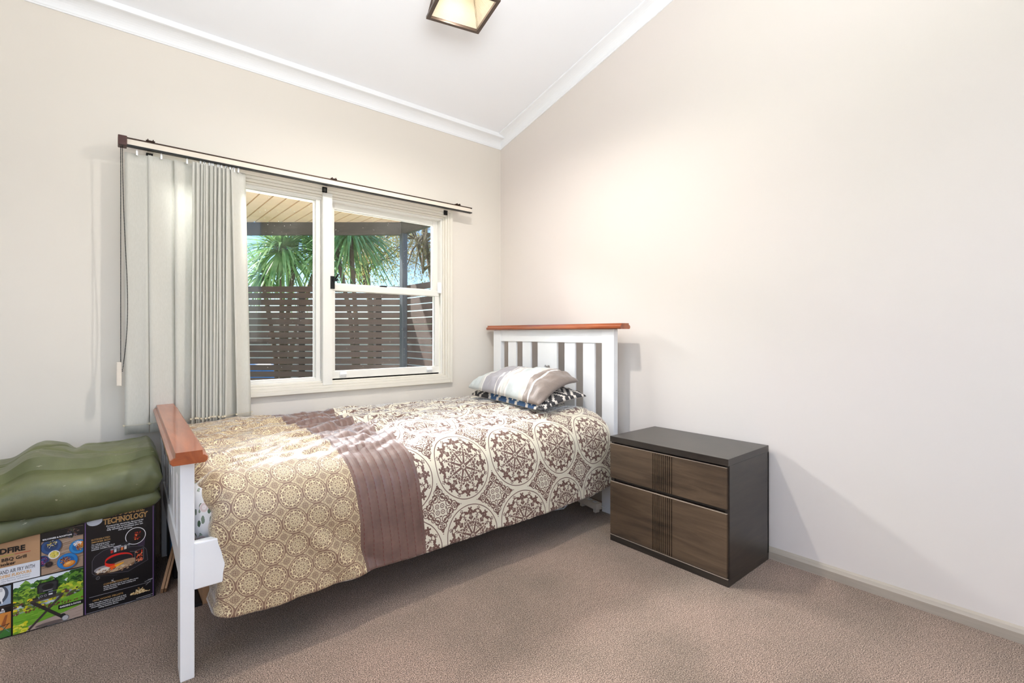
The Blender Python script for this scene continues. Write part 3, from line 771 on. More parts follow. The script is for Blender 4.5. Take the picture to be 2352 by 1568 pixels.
# ------------------------------------------------------------------ printed carton
def flat(c, rough=.35, var=.0, **k): return pmat('print', c, rough, var=max(var, .005), **k)
carton = thing('printed_carton', (-2.46, -.33, 0), 'black carton printed with grill and food pictures, standing on the carpet at the bed foot', 'box')
CX0, CX1, CY0, CY1, CZ = -2.80, -2.166, -.55, -.14, .395
m = MB(); m.box((CX0, CY0, 0), (CX1, CY1, CZ), .003); m.build('carton_body', flat((14, 13, 18), .3), carton)
PM = {}
def pc(c):
    c = tuple(c)
    if c not in PM: PM[c] = flat(c)
    return PM[c]
class Print:
    """flat artwork on the front face of the carton, in metres (x, z); later layers lie on top"""
    def __init__(s): s.mb = MB(); s.cols = []; s.k = 0
    def ci(s, c):
        if c not in s.cols: s.cols.append(c)
        return s.cols.index(c)
    def poly(s, pts, c):
        s.k += 1; y = CY0-.0003-.000012*s.k
        s.mb.add([(p[0], y, p[1]) for p in pts], [list(range(len(pts)))], s.ci(c))
    def rect(s, x0, z0, x1, z1, c): s.poly([(x0, z0), (x1, z0), (x1, z1), (x0, z1)], c)
    def disc(s, x, z, rx, rz, c, n=20, a0=0, rot=0, jag=0, rnd=None):
        pts = []
        for i in range(n):
            t = 2*PI*i/n+a0; k = 1+(jag*(rnd.random()-.5) if rnd else 0); a, b = rx*k*math.cos(t), rz*k*math.sin(t)
            pts.append((x+a*math.cos(rot)-b*math.sin(rot), z+a*math.sin(rot)+b*math.cos(rot)))
        s.poly(pts, c)
    def line(s, p, q, w, c):
        d = Vector((q[0]-p[0], q[1]-p[1])).normalized(); n = (-d.y*w/2, d.x*w/2)
        s.poly([(p[0]-n[0], p[1]-n[1]), (q[0]-n[0], q[1]-n[1]), (q[0]+n[0], q[1]+n[1]), (p[0]+n[0], p[1]+n[1])], c)
    def text(s, body, x0, x1, z0, z1, c, bold=0.0, slab=False):
        """writing set to fill the width x0..x1 with capitals from z0 to z1"""
        cu = bpy.data.curves.new('tmp', 'FONT'); cu.body = body; cu.size = 1; cu.offset = bold; cu.resolution_u = 2
        t = bpy.data.objects.new('tmp', cu); C.objects.link(t); dg = bpy.context.evaluated_depsgraph_get(); dg.update()
        me = bpy.data.meshes.new_from_object(t.evaluated_get(dg)); bpy.data.objects.remove(t); bpy.data.curves.remove(cu)
        if not len(me.vertices): return
        xs = [v.co.x for v in me.vertices]; a, b = min(xs), max(xs); sx = (x1-x0)/(b-a); sz = (z1-z0)/.73
        s.k += 1; y = CY0-.0003-.000012*s.k
        s.mb.add([(x0+(v.co.x-a)*sx, y, z0+v.co.y*sz) for v in me.vertices], [list(p.vertices) for p in me.polygons], s.ci(c))
        if slab:   # short bars at the feet and heads of the upright strokes
            h = (z1-z0)
            feet = {}
            for v in me.vertices:
                pass
            for e in me.edges:
                p, q = me.vertices[e.vertices[0]].co, me.vertices[e.vertices[1]].co
                if abs(p.y-q.y) < 1e-4 and .04 < abs(p.x-q.x) < .30 and (abs(p.y) < .03 or abs(p.y-.73) < .03):
                    feet[(round((p.x+q.x)/2, 2), p.y < .3)] = (p.x+q.x)/2, p.y
            s.k += 1; y = CY0-.0003-.000012*s.k
            for (cx, cy) in feet.values():
                X_ = x0+(cx-a)*sx; Z_ = z0+cy*sz; w = .17*sx; t_ = h*.17; lo = Z_ if cy < .3 else Z_-t_
                s.mb.add([(X_-w, y, lo), (X_+w, y, lo), (X_+w, y, lo+t_), (X_-w, y, lo+t_)], [[0, 1, 2, 3]], s.ci(c))
        bpy.data.meshes.remove(me)
    def clip(s, x0, x1, z0, z1, start=0):
        for i in range(start, len(s.mb.v)):
            v = s.mb.v[i]; s.mb.v[i] = (min(x1, max(x0, v[0])), v[1], min(z1, max(z0, v[2])))
    def build(s, name): return s.mb.build(name, [pc(c) for c in s.cols], carton, fix=False)
GOLD, WHT, BLK, PUR = (190, 148, 92), (236, 236, 238), (12, 12, 15), (120, 92, 150)
rnd = random.Random(4)
# technology panel
p = Print()
p.rect(-2.372, .003, -2.3695, .392, PUR); p.rect(-2.1745, .003, -2.172, .392, PUR)
p.rect(-2.368, .004, -2.173, .0055, (150, 150, 160))
p.text('WOODFIRE', -2.300, -2.200, .3415, .362, GOLD, .03, True)
p.text('TECHNOLOGY', -2.321, -2.191, .316, .3365, GOLD, .035, True)
for i, (t, a, b) in enumerate((('Powered by electricity, flavoured by', -2.312, -2.203), ('burning real wood pellets for rich,', -2.309, -2.206), ('fully developed smokiness you can', -2.311, -2.205), ('see and taste.', -2.278, -2.236))):
    p.text(t, a, b, .3055-.0072*i, .3105-.0072*i, WHT, .02)
p.disc(-2.345, .335, .022, .017, (200, 205, 215))
p.text('INTEGRATED', -2.354, -2.302, .2645, .2705, GOLD, .02); p.text('SMOKER BOX', -2.354, -2.300, .2555, .2615, GOLD, .02)
for i, (t, b) in enumerate((('The self-igniting smoke', -2.302), ('box needs only 1 scoop', -2.305), ('of pellets to give your food', -2.289), ('authentic woodfire flavour.', -2.290))):
    p.text(t, -2.354, b, .2475-.0062*i, .2515-.0062*i, WHT, .02)
# round inset with glowing coals
p.poly([(-2.225, .222), (-2.197, .245), (-2.200, .205), (-2.216, .205)], (56, 42, 66))
p.disc(-2.227, .250, .031, .032, WHT, 40); p.disc(-2.227, .250, .0288, .0298, (16, 13, 16), 40); p.disc(-2.237, .249, .009, .016, (26, 22, 28))
for i in range(26): p.disc(-2.220+rnd.uniform(-.010, .009), .250+rnd.uniform(-.014, .014), .0028, .003, rnd.choice([(206, 62, 30), (240, 120, 60), (120, 28, 20), (60, 16, 14)]), 6)
# see-through grill
G = [(-2.352, .146), (-2.352, .190), (-2.345, .205), (-2.322, .2205), (-2.300, .226), (-2.205, .206), (-2.194, .190), (-2.190, .148), (-2.250, .122), (-2.345, .138)]
p.poly(G, (30, 26, 34))
for i in range(len(G)): p.line(G[i], G[(i+1) % len(G)], .0010, (108, 106, 116))
p.poly([(-2.300, .222), (-2.245, .228), (-2.240, .234), (-2.255, .236), (-2.298, .228)], (34, 33, 40)); p.poly([(-2.292, .2225), (-2.270, .224), (-2.270, .228), (-2.292, .2265)], (190, 190, 198))
for (x, z, rx, rz, c) in ((-2.285, .150, .060, .018, (66, 48, 40)), (-2.275, .150, .050, .014, (124, 92, 66)), (-2.262, .158, .040, .012, (176, 146, 116)), (-2.325, .155, .022, .010, (150, 146, 150)), (-2.318, .150, .024, .008, (222, 214, 206)), (-2.280, .143, .030, .008, (206, 176, 140))): p.disc(x, z, rx, rz, c, 22, rot=.12)
for i in range(60): p.disc(-2.275+rnd.gauss(0, .028), .148+rnd.gauss(0, .005), .004, .002, rnd.choice([(150, 112, 80), (190, 160, 126), (110, 80, 58), (214, 196, 170)]), 7, rot=rnd.random())
for i in range(6):
    x = -2.300+i*.0098; z = .204+i*.0011; p.poly([(x, z), (x+.007, z+.001), (x+.007, z+.012), (x, z+.011)], [(186, 40, 32), (210, 210, 214), (92, 92, 98), (226, 120, 60), (222, 214, 204), (60, 60, 66)][i]); p.disc(x+.0035, z+.014, .005, .003, (150, 152, 158), 8)
# red circulating arrow
def arc(cx, cz, rx, rz, a, b, w0, w1, c, n=26):
    for i in range(n):
        t0 = a+(b-a)*i/n; t1 = a+(b-a)*(i+1.15)/n; w = w0+(w1-w0)*i/n
        p.poly([(cx+rx*math.cos(t0), cz+rz*math.sin(t0)-w/2), (cx+rx*math.cos(t1), cz+rz*math.sin(t1)-w/2), (cx+rx*math.cos(t1), cz+rz*math.sin(t1)+w/2), (cx+rx*math.cos(t0), cz+rz*math.sin(t0)+w/2)], c if (w > .006 or i % 2) else (206, 52, 34))
arc(-2.276, .176, .040, .020, -.25, 3.6, .0035, .0105, (222, 30, 26)); arc(-2.276, .1755, .041, .019, 3.3, 4.4, .012, .013, (232, 40, 24))
p.poly([(-2.304, .158), (-2.262, .163), (-2.262, .160), (-2.292, .147), (-2.298, .141)], (240, 96, 24)); p.poly([(-2.290, .158), (-2.262, .163), (-2.262, .160), (-2.283, .150)], (250, 178, 40))
p.poly([(-2.229, .193), (-2.203, .199), (-2.203, .157), (-2.227, .146)], (24, 18, 20))
for i in range(46): p.disc(-2.216+rnd.uniform(-.010, .010), .172+rnd.uniform(-.019, .020), .0024, .003, rnd.choice([(196, 52, 28), (232, 96, 50), (112, 26, 18), (60, 16, 12), (226, 150, 110)]), 6)
for a, b in (((-2.229, .193), (-2.229, .146)), ((-2.203, .199), (-2.203, .156)), ((-2.229, .193), (-2.203, .199)), ((-2.229, .193), (-2.244, .197)), ((-2.229, .146), (-2.203, .156))): p.line(a, b, .001, (140, 138, 146))
p.line((-2.352, .136), (-2.281, .120), .0008, (70, 70, 78)); p.line((-2.352, .112), (-2.281, .098), .0006, (44, 44, 50)); p.disc(-2.336, .1255, .0055, .0058, (120, 120, 126)); p.disc(-2.336, .1255, .0042, .0045, (18, 18, 22)); p.rect(-2.3365, .123, -2.3355, .128, (120, 120, 126))
p.text('CONVECTION FAN', -2.320, -2.248, .0935, .1000, GOLD, .02)
for i, (t, b) in enumerate((('Rapidly circulates hot air and woodfire smoke', -2.219), ('around food for fast, even cooking and', -2.227), ('smoke absorption.', -2.280))): p.text(t, -2.320, b, .0870-.0063*i, .0912-.0063*i, WHT, .02)
p.rect(-2.360, .0610, -2.181, .0624, (150, 150, 158))
p.text('100% WOOD PELLETS', -2.350, -2.264, .0440, .0500, GOLD, .02)
for i, (t, a, b) in enumerate((('Ninja Woodfire Pellets are not used as fuel,', -2.360, -2.255), ("they're engineered to be the ideal size and", -2.359, -2.255), ('composition of premium hardwoods for', -2.355, -2.259), ('adding maximum flavour.', -2.334, -2.277))): p.text(t, a, b, .0352-.0066*i, .0396-.0066*i, WHT, .02)
for i in range(90):
    x = -2.216+rnd.gauss(0, .014); z = .030+abs(rnd.gauss(0, 1))*.010*max(.15, 1-abs(x+2.214)/.032)
    if abs(x+2.216) < .031: p.disc(x, z, .0036, .0017, rnd.choice([(226, 196, 140), (196, 158, 100), (240, 220, 176), (150, 112, 66)]), 8, rot=rnd.uniform(-1, 1))
p.build('technology_panel')
# tape scuffs
p = Print()
for a, b, w in (((-2.200, .066), (-2.176, .070), .0012), ((-2.196, .052), (-2.180, .066), .0009), ((-2.190, .071), (-2.172, .072), .0014), ((-2.298, .105), (-2.286, .094), .0022), ((-2.292, .108), (-2.300, .092), .0010), ((-2.225, .010), (-2.172, .0125), .0016), ((-2.26, .0025), (-2.18, .007), .0008), ((-2.47, .0012), (-2.40, .003), .0008)): p = Print(); p.line(a, b, w, (196, 196, 200)); p.build('torn_tape')
# title panel
p = Print()
p.rect(-2.79, .236, -2.488, .392, (186, 146, 108))
for i in range(160): p.disc(rnd.uniform(-2.78, -2.49), rnd.uniform(.238, .39), .0009, .0006, rnd.choice([(150, 112, 78), (206, 170, 132)]), 5)
p.rect(-2.79, .182, -2.488, .238, (226, 228, 234))
p.text('WOO', -2.632, -2.590, .284, .302, (22, 16, 16), .04, True); p.text('DFIRE', -2.584, -2.524, .284, .302, (22, 16, 16), .04, True)
p.line((-2.66, .2762), (-2.583, .2762), .0016, (120, 70, 130)); p.line((-2.583, .2762), (-2.551, .2762), .0016, (176, 186, 60)); p.line((-2.549, .2762), (-2.511, .2762), .0016, (186, 60, 40))
p.text('Electric', -2.632, -2.588, .2575, .2685, (24, 18, 18), .02); p.text('BBQ Grill', -2.580, -2.521, .2575, .2685, (24, 18, 18), .02)
p.text('& Smoker', -2.612, -2.547, .243, .2545, (24, 18, 18), .02)
p.text('GRILL, SMOKE', -2.655, -2.590, .216, .2295, (24, 24, 28), .005); p.text('AND AIR FRY WITH', -2.584, -2.501, .216, .2295, (24, 24, 28), .005)
p.text('WOO', -2.602, -2.587, .2035, .2125, (214, 164, 96), .03, True); p.text('DFIRE FLAVOURS', -2.584, -2.509, .2035, .2125, (214, 164, 96), .03, True)
for i, t in enumerate(('From patios to campsites and motor', 'homes, take up the flavour wherever')): p.text(t, -2.632, -2.511-.001*i, .1965-.0075*i, .2015-.0075*i, (128, 132, 142))
p.text('you are.', -2.610, -2.570, .1835, .1875, (128, 132, 142))
p.build('title_panel')
# food picture
p = Print(); X0_, X1_, Z0_, Z1_ = -2.485, -2.3765, .182, .330
p.rect(X0_, Z0_, X1_, Z1_, (164, 138, 116))
for i in range(40):
    z = rnd.uniform(Z0_, .30); x = rnd.uniform(X0_, X1_-.03); p.line((x, z), (x+rnd.uniform(.02, .05), z+rnd.uniform(.002, .006)), .0012, rnd.choice([(140, 112, 90), (188, 164, 142), (120, 92, 72), (200, 180, 160)]))
for z in (.205, .235, .262): p.line((X0_, z), (X1_, z+.016), .0012, (96, 72, 56))
def plate(x, z, r, c, c2): p.disc(x+.003, z-.003, r, r*1.0, (104, 82, 66), 32); p.disc(x, z, r, r, c, 32); p.disc(x, z, r*.93, r*.93, c2, 32); p.disc(x, z, r*.66, r*.66, c, 32)
def crumbs(x, z, r, n, cols, s=.0018):
    for i in range(n):
        a = rnd.uniform(0, 2*PI); q_ = r*math.sqrt(rnd.random()); p.disc(x+q_*math.cos(a), z+q_*math.sin(a), s*rnd.uniform(.6, 1.5), s*rnd.uniform(.5, 1.2), rnd.choice(cols), 6, rot=a)
plate(-2.460, .276, .027, (40, 66, 110), (52, 84, 134)); crumbs(-2.458, .283, .014, 60, [(214, 190, 60), (60, 50, 46), (226, 214, 180), (96, 104, 60), (34, 30, 36)])
plate(-2.389, .256, .025, (22, 104, 166), (40, 132, 196)); p.disc(-2.382, .262, .011, .012, (214, 134, 50)); crumbs(-2.392, .268, .010, 40, [(238, 236, 232), (222, 214, 206)]); crumbs(-2.388, .252, .010, 40, [(110, 60, 34), (196, 160, 60), (160, 90, 46)])
plate(-2.483, .232, .018, (50, 92, 150), (30, 56, 96)); crumbs(-2.482, .232, .013, 80, [(130, 52, 110), (96, 30, 84), (176, 104, 150), (70, 20, 60)])
p.disc(-2.4525, .246, .0150, .0150, (232, 228, 222), 30); p.disc(-2.4525, .2465, .0118, .0118, (206, 196, 120), 24); crumbs(-2.4525, .2465, .0100, 40, [(214, 190, 60), (236, 220, 120), (160, 150, 60), (226, 206, 90)], .0025)
p.disc(-2.4655, .2155, .0118, .0110, (92, 78, 70), 26); p.disc(-2.4655, .2160, .0096, .0088, (26, 20, 24), 24); crumbs(-2.4655, .216, .006, 14, [(60, 44, 50), (44, 32, 36)])
plate(-2.418, .2135, .0275, (20, 98, 168), (36, 124, 192)); crumbs(-2.424, .218, .014, 90, [(110, 56, 30), (150, 84, 44), (74, 38, 24), (196, 130, 70)]); p.disc(-2.413, .203, .0165, .0105, (196, 112, 36), 24, rot=.2); p.disc(-2.414, .2045, .0135, .0075, (226, 152, 66), 24, rot=.2); p.disc(-2.416, .206, .007, .003, (240, 186, 110), 16, rot=.3)
p.rect(X0_, .298, X1_, Z1_, (22, 19, 19)); crumbs(-2.405, .312, .016, 40, [(70, 46, 34), (120, 96, 84), (50, 60, 44), (86, 84, 110)], .003)
p.rect(X0_, .300, -2.402, .3125, BLK); p.text('BALCONIES & ROOFTOPS', -2.481, -2.406, .3030, .3085, WHT, .03)
p.clip(X0_, X1_, Z0_, Z1_); p.build('food_picture')
# garden picture
p = Print(); X0_, X1_, Z0_, Z1_ = -2.553, -2.3765, .006, .178
p.rect(X0_, Z0_, X1_, Z1_, (222, 230, 238))
def bushes(n, xa, xb, za, zb, cols, s):
    for i in range(n):
        f = 1-i/n; p.disc(rnd.uniform(xa, xb), za+(zb-za)*f+rnd.uniform(-.004, .004), s*rnd.uniform(.6, 1.3), s*rnd.uniform(.5, 1.1), rnd.choice(cols), 8, jag=.6, rnd=rnd)
bushes(150, X0_, X1_, .118, .163, [(52, 100, 36), (84, 136, 48), (36, 76, 30), (116, 160, 60), (66, 116, 40)], .010)
bushes(60, -2.41, X1_, .13, .176, [(34, 78, 26), (58, 108, 36), (28, 60, 24), (92, 140, 46)], .009)
bushes(70, X0_, -2.50, .10, .140, [(110, 150, 44), (140, 176, 56), (74, 116, 36), (52, 88, 32)], .009)
bushes(60, -2.44, X1_, .105, .130, [(120, 160, 40), (160, 190, 50), (80, 120, 36), (196, 200, 60)], .008)
bushes(120, X0_, X1_, .070, .112, [(120, 140, 40), (70, 92, 34), (196, 190, 40), (90, 70, 60), (50, 62, 36), (146, 160, 60), (226, 200, 40), (96, 56, 50)], .006)
p.poly([(X0_, .0), (X0_, .068), (-2.50, .076), (-2.44, .084), (X1_, .098), (X1_, .0)], (108, 164, 44))
for i in range(60): x = rnd.uniform(X0_, X1_-.02); z = rnd.uniform(.02, .09); p.line((x, z), (x+.02, z+.001), .0016, rnd.choice([(126, 182, 52), (92, 146, 38), (140, 190, 66)]))
bushes(40, X0_, X1_, .070, .076, [(120, 72, 50), (96, 56, 40)], .003)
p.poly([(X0_, 0), (-2.515, .022), (-2.44, .034), (X1_, .050), (X1_, 0)], (176, 156, 144))
for i in range(14): x = rnd.uniform(-2.52, X1_-.02); z = rnd.uniform(.006, .04); p.line((x, z), (x+.022, z+.003), .001, (140, 120, 110))
bushes(46, X0_, -2.522, .004, .034, [(206, 206, 40), (160, 186, 50), (226, 220, 80), (120, 160, 44)], .006)
DK, DK2 = (44, 38, 38), (66, 58, 56)
p.disc(-2.46, .012, .040, .006, (104, 92, 88), 20)
p.line((-2.433, .100), (-2.516, .008), .0070, DK2); p.line((-2.508, .100), (-2.428, .020), .0095, DK); p.line((-2.512, .1015), (-2.428, .1035), .0075, DK2)
p.rect(-2.506, .106, -2.492, .112, DK); p.rect(-2.452, .104, -2.434, .110, (70, 76, 50))
p.poly([(-2.489, .105), (-2.448, .106), (-2.446, .121), (-2.489, .120)], (40, 40, 44))
for x in (-2.484, -2.474): p.disc(x, .1125, .0036, .0036, (150, 150, 154)); p.disc(x, .1125, .0022, .0022, (30, 30, 34))
p.rect(-2.466, .111, -2.456, .116, (214, 214, 218))
L_ = [(-2.494, .124), (-2.495, .150), (-2.490, .158), (-2.446, .159), (-2.441, .153), (-2.443, .124)]
p.poly(L_, (24, 24, 27)); p.poly([(-2.490, .126), (-2.491, .148), (-2.486, .154), (-2.449, .155), (-2.445, .150), (-2.447, .127)], (50, 50, 54)); p.disc(-2.468, .142, .015, .010, (22, 22, 25), 24); p.rect(-2.480, .128, -2.456, .130, (160, 160, 164))
for a, b in (((-2.488, .158), (-2.484, .167)), ((-2.484, .167), (-2.452, .168)), ((-2.452, .168), (-2.448, .158))): p.line(a, b, .0024, (34, 34, 38))
p.disc(-2.430, .026, .008, .008, (22, 22, 24), 20); p.disc(-2.4235, .0165, .0100, .0100, (90, 90, 94), 24); p.disc(-2.4235, .0165, .0082, .0082, (186, 186, 190), 24)
p.rect(-2.4415, .0515, X1_, .0655, BLK); p.text('GARDENS & PATIOS', -2.438, -2.382, .0555, .0615, WHT, .03)
p.clip(X0_, X1_, Z0_, Z1_); p.build('garden_picture')
# pictures at the far left
p = Print()
p.rect(-2.79, .112, -2.5585, .174, (152, 168, 190)); p.disc(-2.600, .150, .036, .036, (70, 78, 92), 30); p.disc(-2.606, .152, .034, .034, (228, 230, 232), 30); p.disc(-2.608, .153, .024, .024, (206, 210, 214), 30)
p.line((-2.583, .165), (-2.579, .118), .003, (232, 232, 234)); p.rect(-2.587, .158, -2.578, .170, (190, 190, 196))
p.rect(-2.79, .004, -2.5585, .108, (206, 134, 60)); p.rect(-2.79, .088, -2.5585, .108, (54, 42, 38))
p.rect(-2.79, .086, -2.557, .104, BLK); p.text('CAMPSITES &', -2.640, -2.5735, .0955, .1015, WHT, .03); p.text('MOTORHOMES', -2.640, -2.572, .0875, .0935, WHT, .03)
p.rect(-2.79, .004, -2.5585, .030, (60, 116, 52)); p.poly([(-2.583, .040), (-2.572, .076), (-2.566, .078), (-2.572, .040)], (150, 84, 44)); p.line((-2.584, .048), (-2.562, .018), .0022, (90, 130, 120)); p.line((-2.562, .048), (-2.586, .018), .0022, (70, 60, 54)); p.line((-2.588, .042), (-2.562, .046), .003, (110, 60, 34))
p.clip(-2.79, -2.5585, .004, .174); p.build('camping_picture')

# ------------------------------------------------------------------ folded tarpaulin
def canvas():
    m, nt, p = new_mat('green_canvas')
    c = ramp(nt, tex_noise(nt, 5, 4, .6), [(.3, lin((80, 84, 54))), (.7, lin((106, 110, 72)))])
    X.nt = nt
    mk = X.op('GREATER_THAN', X(tex_noise(nt, 38, 3, .65, stretch=(.5, 1, 1.6))), .71)
    c = mix(nt, mk*.55, c, lin((176, 172, 146)))
    nt.links.new(c, p.inputs['Base Color']); p.inputs['Roughness'].default_value = .40; p.inputs['Specular IOR Level'].default_value = .5
    b = bump(nt, p, tex_noise(nt, 500, 2, .5), .15, .001); b = bump(nt, p, tex_noise(nt, 34, 4, .65), .18, .005, b); bump(nt, p, tex_noise(nt, 4.5, 3, .5, dist=.2), .45, .03, b); return m
M['canvas'] = canvas()
tp = thing('folded_tarpaulin', (-2.46, -.35, .395), 'olive green canvas tarpaulin folded in a thick bundle on top of the printed carton', 'tarpaulin')
def slab(name, x0, x1, y0, y1, zf, hf, rad, seed, amp, nx=90, ny=60):
    """closed rounded bundle: zf(x,y) lower surface, hf(x,y) thickness"""
    vs = []; fs = []
    nprof = 10
    def row(x):
        r = []
        # bottom from back to front, round the front, top back, round the back
        for k in range(ny+1): f = k/ny; r.append(('b', y1+(y0-y1)*f))
        for k in range(1, nprof): r.append(('f', -PI/2+PI*k/nprof))
        for k in range(ny+1): f = k/ny; r.append(('t', y0+(y1-y0)*f))
        for k in range(1, nprof): r.append(('k', PI/2+PI*k/nprof))
        return r
    for i in range(nx+1):
        f = i/nx; x = x0+(x1-x0)*f; endk = min(1, (1-abs(2*f-1))*12)**.5
        for kind, v in row(x):
            if kind in 'bt': y = v; lo = zf(x, y); h = hf(x, y)*endk; z = lo+(h if kind == 't' else 0); h0 = hf(x, y)*(1-endk)/2
            else:
                ye = y0 if kind == 'f' else y1; lo = zf(x, ye); h = hf(x, ye)*endk; h0 = hf(x, ye)*(1-endk)/2
                y = ye-math.cos(v)*rad*(1 if kind == 'f' else -1)*(-1 if kind == 'k' else 1)*(1 if kind == 'f' else 1)
                if kind == 'k': y = ye+abs(math.cos(v))*rad*.6
                z = lo+h*(.5+.5*math.sin(v))
            z += h0
            n_ = fbm(x*5+seed, y*5, z*4, 3)
            d = amp*1.6*(ridge(fbm(x*3.2+seed, y*4+x*6, z*5-x*4, 3)*1.7)-.55)+amp*.6*n_
            cr_ = lambda t, w_: math.exp(-(t/w_)**2)
            d += -.010*cr_((y+.30)-.55*(x+2.45)+.02*math.sin(x*22), .012)*(amp < .0036) - .007*cr_((y+.44)+.35*(x+2.3), .010)*(amp < .0036) - .006*cr_((z-.47)+.30*(x+2.25), .009)*(kind == 'f')*(x > -2.36)*(amp < .0036)
            if kind == 't': z += d
            elif kind == 'f': y -= d*1.2
            xx = x+ (amp*.8*fbm(y*6, z*14, seed, 3) if i in (0, nx) else 0)
            vs.append((xx, y, z))
    N = len(row(0))
    for i in range(nx):
        for k in range(N): a = i*N+k; b = i*N+(k+1) % N; fs.append((a, b, b+N, a+N))
    fs += [list(range(N))[::-1], list(range(nx*N, nx*N+N))]
    m = MB(); m.add(vs, fs, 0, True); return m.build(name, M['canvas'], tp)
tr_ = lambda x: (x+2.60)/.43
slab('lower_fold', -2.80, -2.150, -.563, -.12, lambda x, y: .399 if y > -.53 else .322+.034*max(0, min(1, tr_(x))), lambda x, y: (.024 if y > -.53 else .075-.008*tr_(x)), .022, 1.3, .004)
def up_h(x, y):
    f = (x+2.16)/-.44
    back = (y+.56)/.44
    h = .150+.020*math.sin(back*PI)
    h += .004*math.exp(-((x+2.49)/.06)**2)*sstep(.2, .8, back) - .026*math.exp(-((x+2.408)/.020)**2)*sstep(.2, .8, back)
    h -= .05*sstep(.25, 1.0, f)*1.0*sstep(-2.5, -2.6, x)
    return h*(.92+.08*math.sin(x*9))
slab('upper_fold', -2.80, -2.146, -.560, -.14, lambda x, y: .425+.004*math.sin(x*17) if y > -.50 else .396+.010*math.sin(x*11), up_h, .050, 5.1, .0034)

# ------------------------------------------------------------------ things on the floor around the bed foot
M['cardboard'] = pmat('cardboard', (166, 130, 98), .8, var=.08, scale=20, stretch=(6, 6, .5))
M['darkplastic'] = pmat('dark_case', (20, 20, 24), .5)
cb = thing('cardboard_box', (-1.95, -.86, 0), 'small brown cardboard box under the bed behind the side rail', 'box')
m = MB(); m.box((-2.035, -.74, 0), (-1.88, -.50, .24), .002); m.build('box_body', M['cardboard'], cb)
m = MB(); m.box((-2.072, -.745, .0), (-2.038, -.52, .010), .001); m.build('box_flap', M['darkplastic'], cb)
m = MB()
m.bar((-2.146, -.545, .003), (-2.088, -.400, .150), .010, .07, (0, -.7, .7), bev=.001)
m.bar((-2.135, -.545, .003), (-2.077, -.400, .150), .008, .066, (0, -.7, .7), bev=.001)
tag(recenter(m.build('cardboard_sheet', M['cardboard'])), 'folded brown cardboard sheet leaning between the printed carton and the bed foot', 'cardboard')
m = MB(); m.box((-2.165, -.12, 0), (-2.120, -.05, .30), .004); tag(recenter(m.build('timber_offcut', pmat('beige_board', (168, 148, 124), .5))), 'beige timber offcut standing upright behind the printed carton', 'wood')
cs_ = thing('storage_case', (-1.9, -.25, 0), 'black storage case with a blue side strip, pushed under the foot of the bed', 'case')
m = MB(); m.box((-2.100, -.45, 0), (-1.72, -.13, .235), .01); m.build('case_body', M['darkplastic'], cs_)
m = MB(); m.box((-2.103, -.40, .05), (-2.0995, -.34, .22), .001); m.build('side_strip', pmat('blue_plastic', (70, 128, 176), .4), cs_)
# power board and lead
pb = thing('power_board', (-.15, -1.03, 0), 'white power board lying on the carpet under the head of the bed', 'power board')
Mp = Matrix.Translation((-.155, -1.02, .0)) @ Matrix.Rotation(math.radians(80), 4, 'Z')
def xf(m, Mx):
    for i, v in enumerate(m.v): m.v[i] = tuple(Mx @ Vector(v))
    return m
m = MB(); m.box((-.085, -.022, .018), (.085, .022, .055), .006); m.box((-.070, -.015, 0), (-.05, .015, .02)); m.box((.05, -.015, 0), (.07, .015, .02)); xf(m, Mp).build('housing', M['cream'], pb)
for k in (-.05, 0, .05):
    m = MB(); m.box((k-.012, -.012, .055), (k+.012, .012, .057), .0005); m.box((k-.006, -.006, .0565), (k-.003, .001, .0575), mi=1); m.box((k+.003, -.006, .0565), (k+.006, .001, .0575), mi=1); xf(m, Mp).build('socket', [M['white'], M['black']], pb)
m = MB(); pts = []
for k in range(30):
    f = k/29; pts.append((-.145+.05*math.sin(f*5), -1.105-.012*math.sin(f*PI)+.10*f*0, .036-.032*min(1, f*4)+0))
m.tube([(-.150, -1.105, .036), (-.145, -1.125, .03), (-.12, -1.135, .05), (-.095, -1.11, .10), (-.085, -1.07, .17), (-.085, -1.02, .20)], .0035); m.build('power_lead', M['white'], pb)
m = MB(); m.tube([(-.17, -.93, .036), (-.20, -.90, .012), (-.28, -.93, .004), (-.36, -.90, .004), (-.50, -.80, .004)], .0035); m.build('power_lead', M['white'], pb)

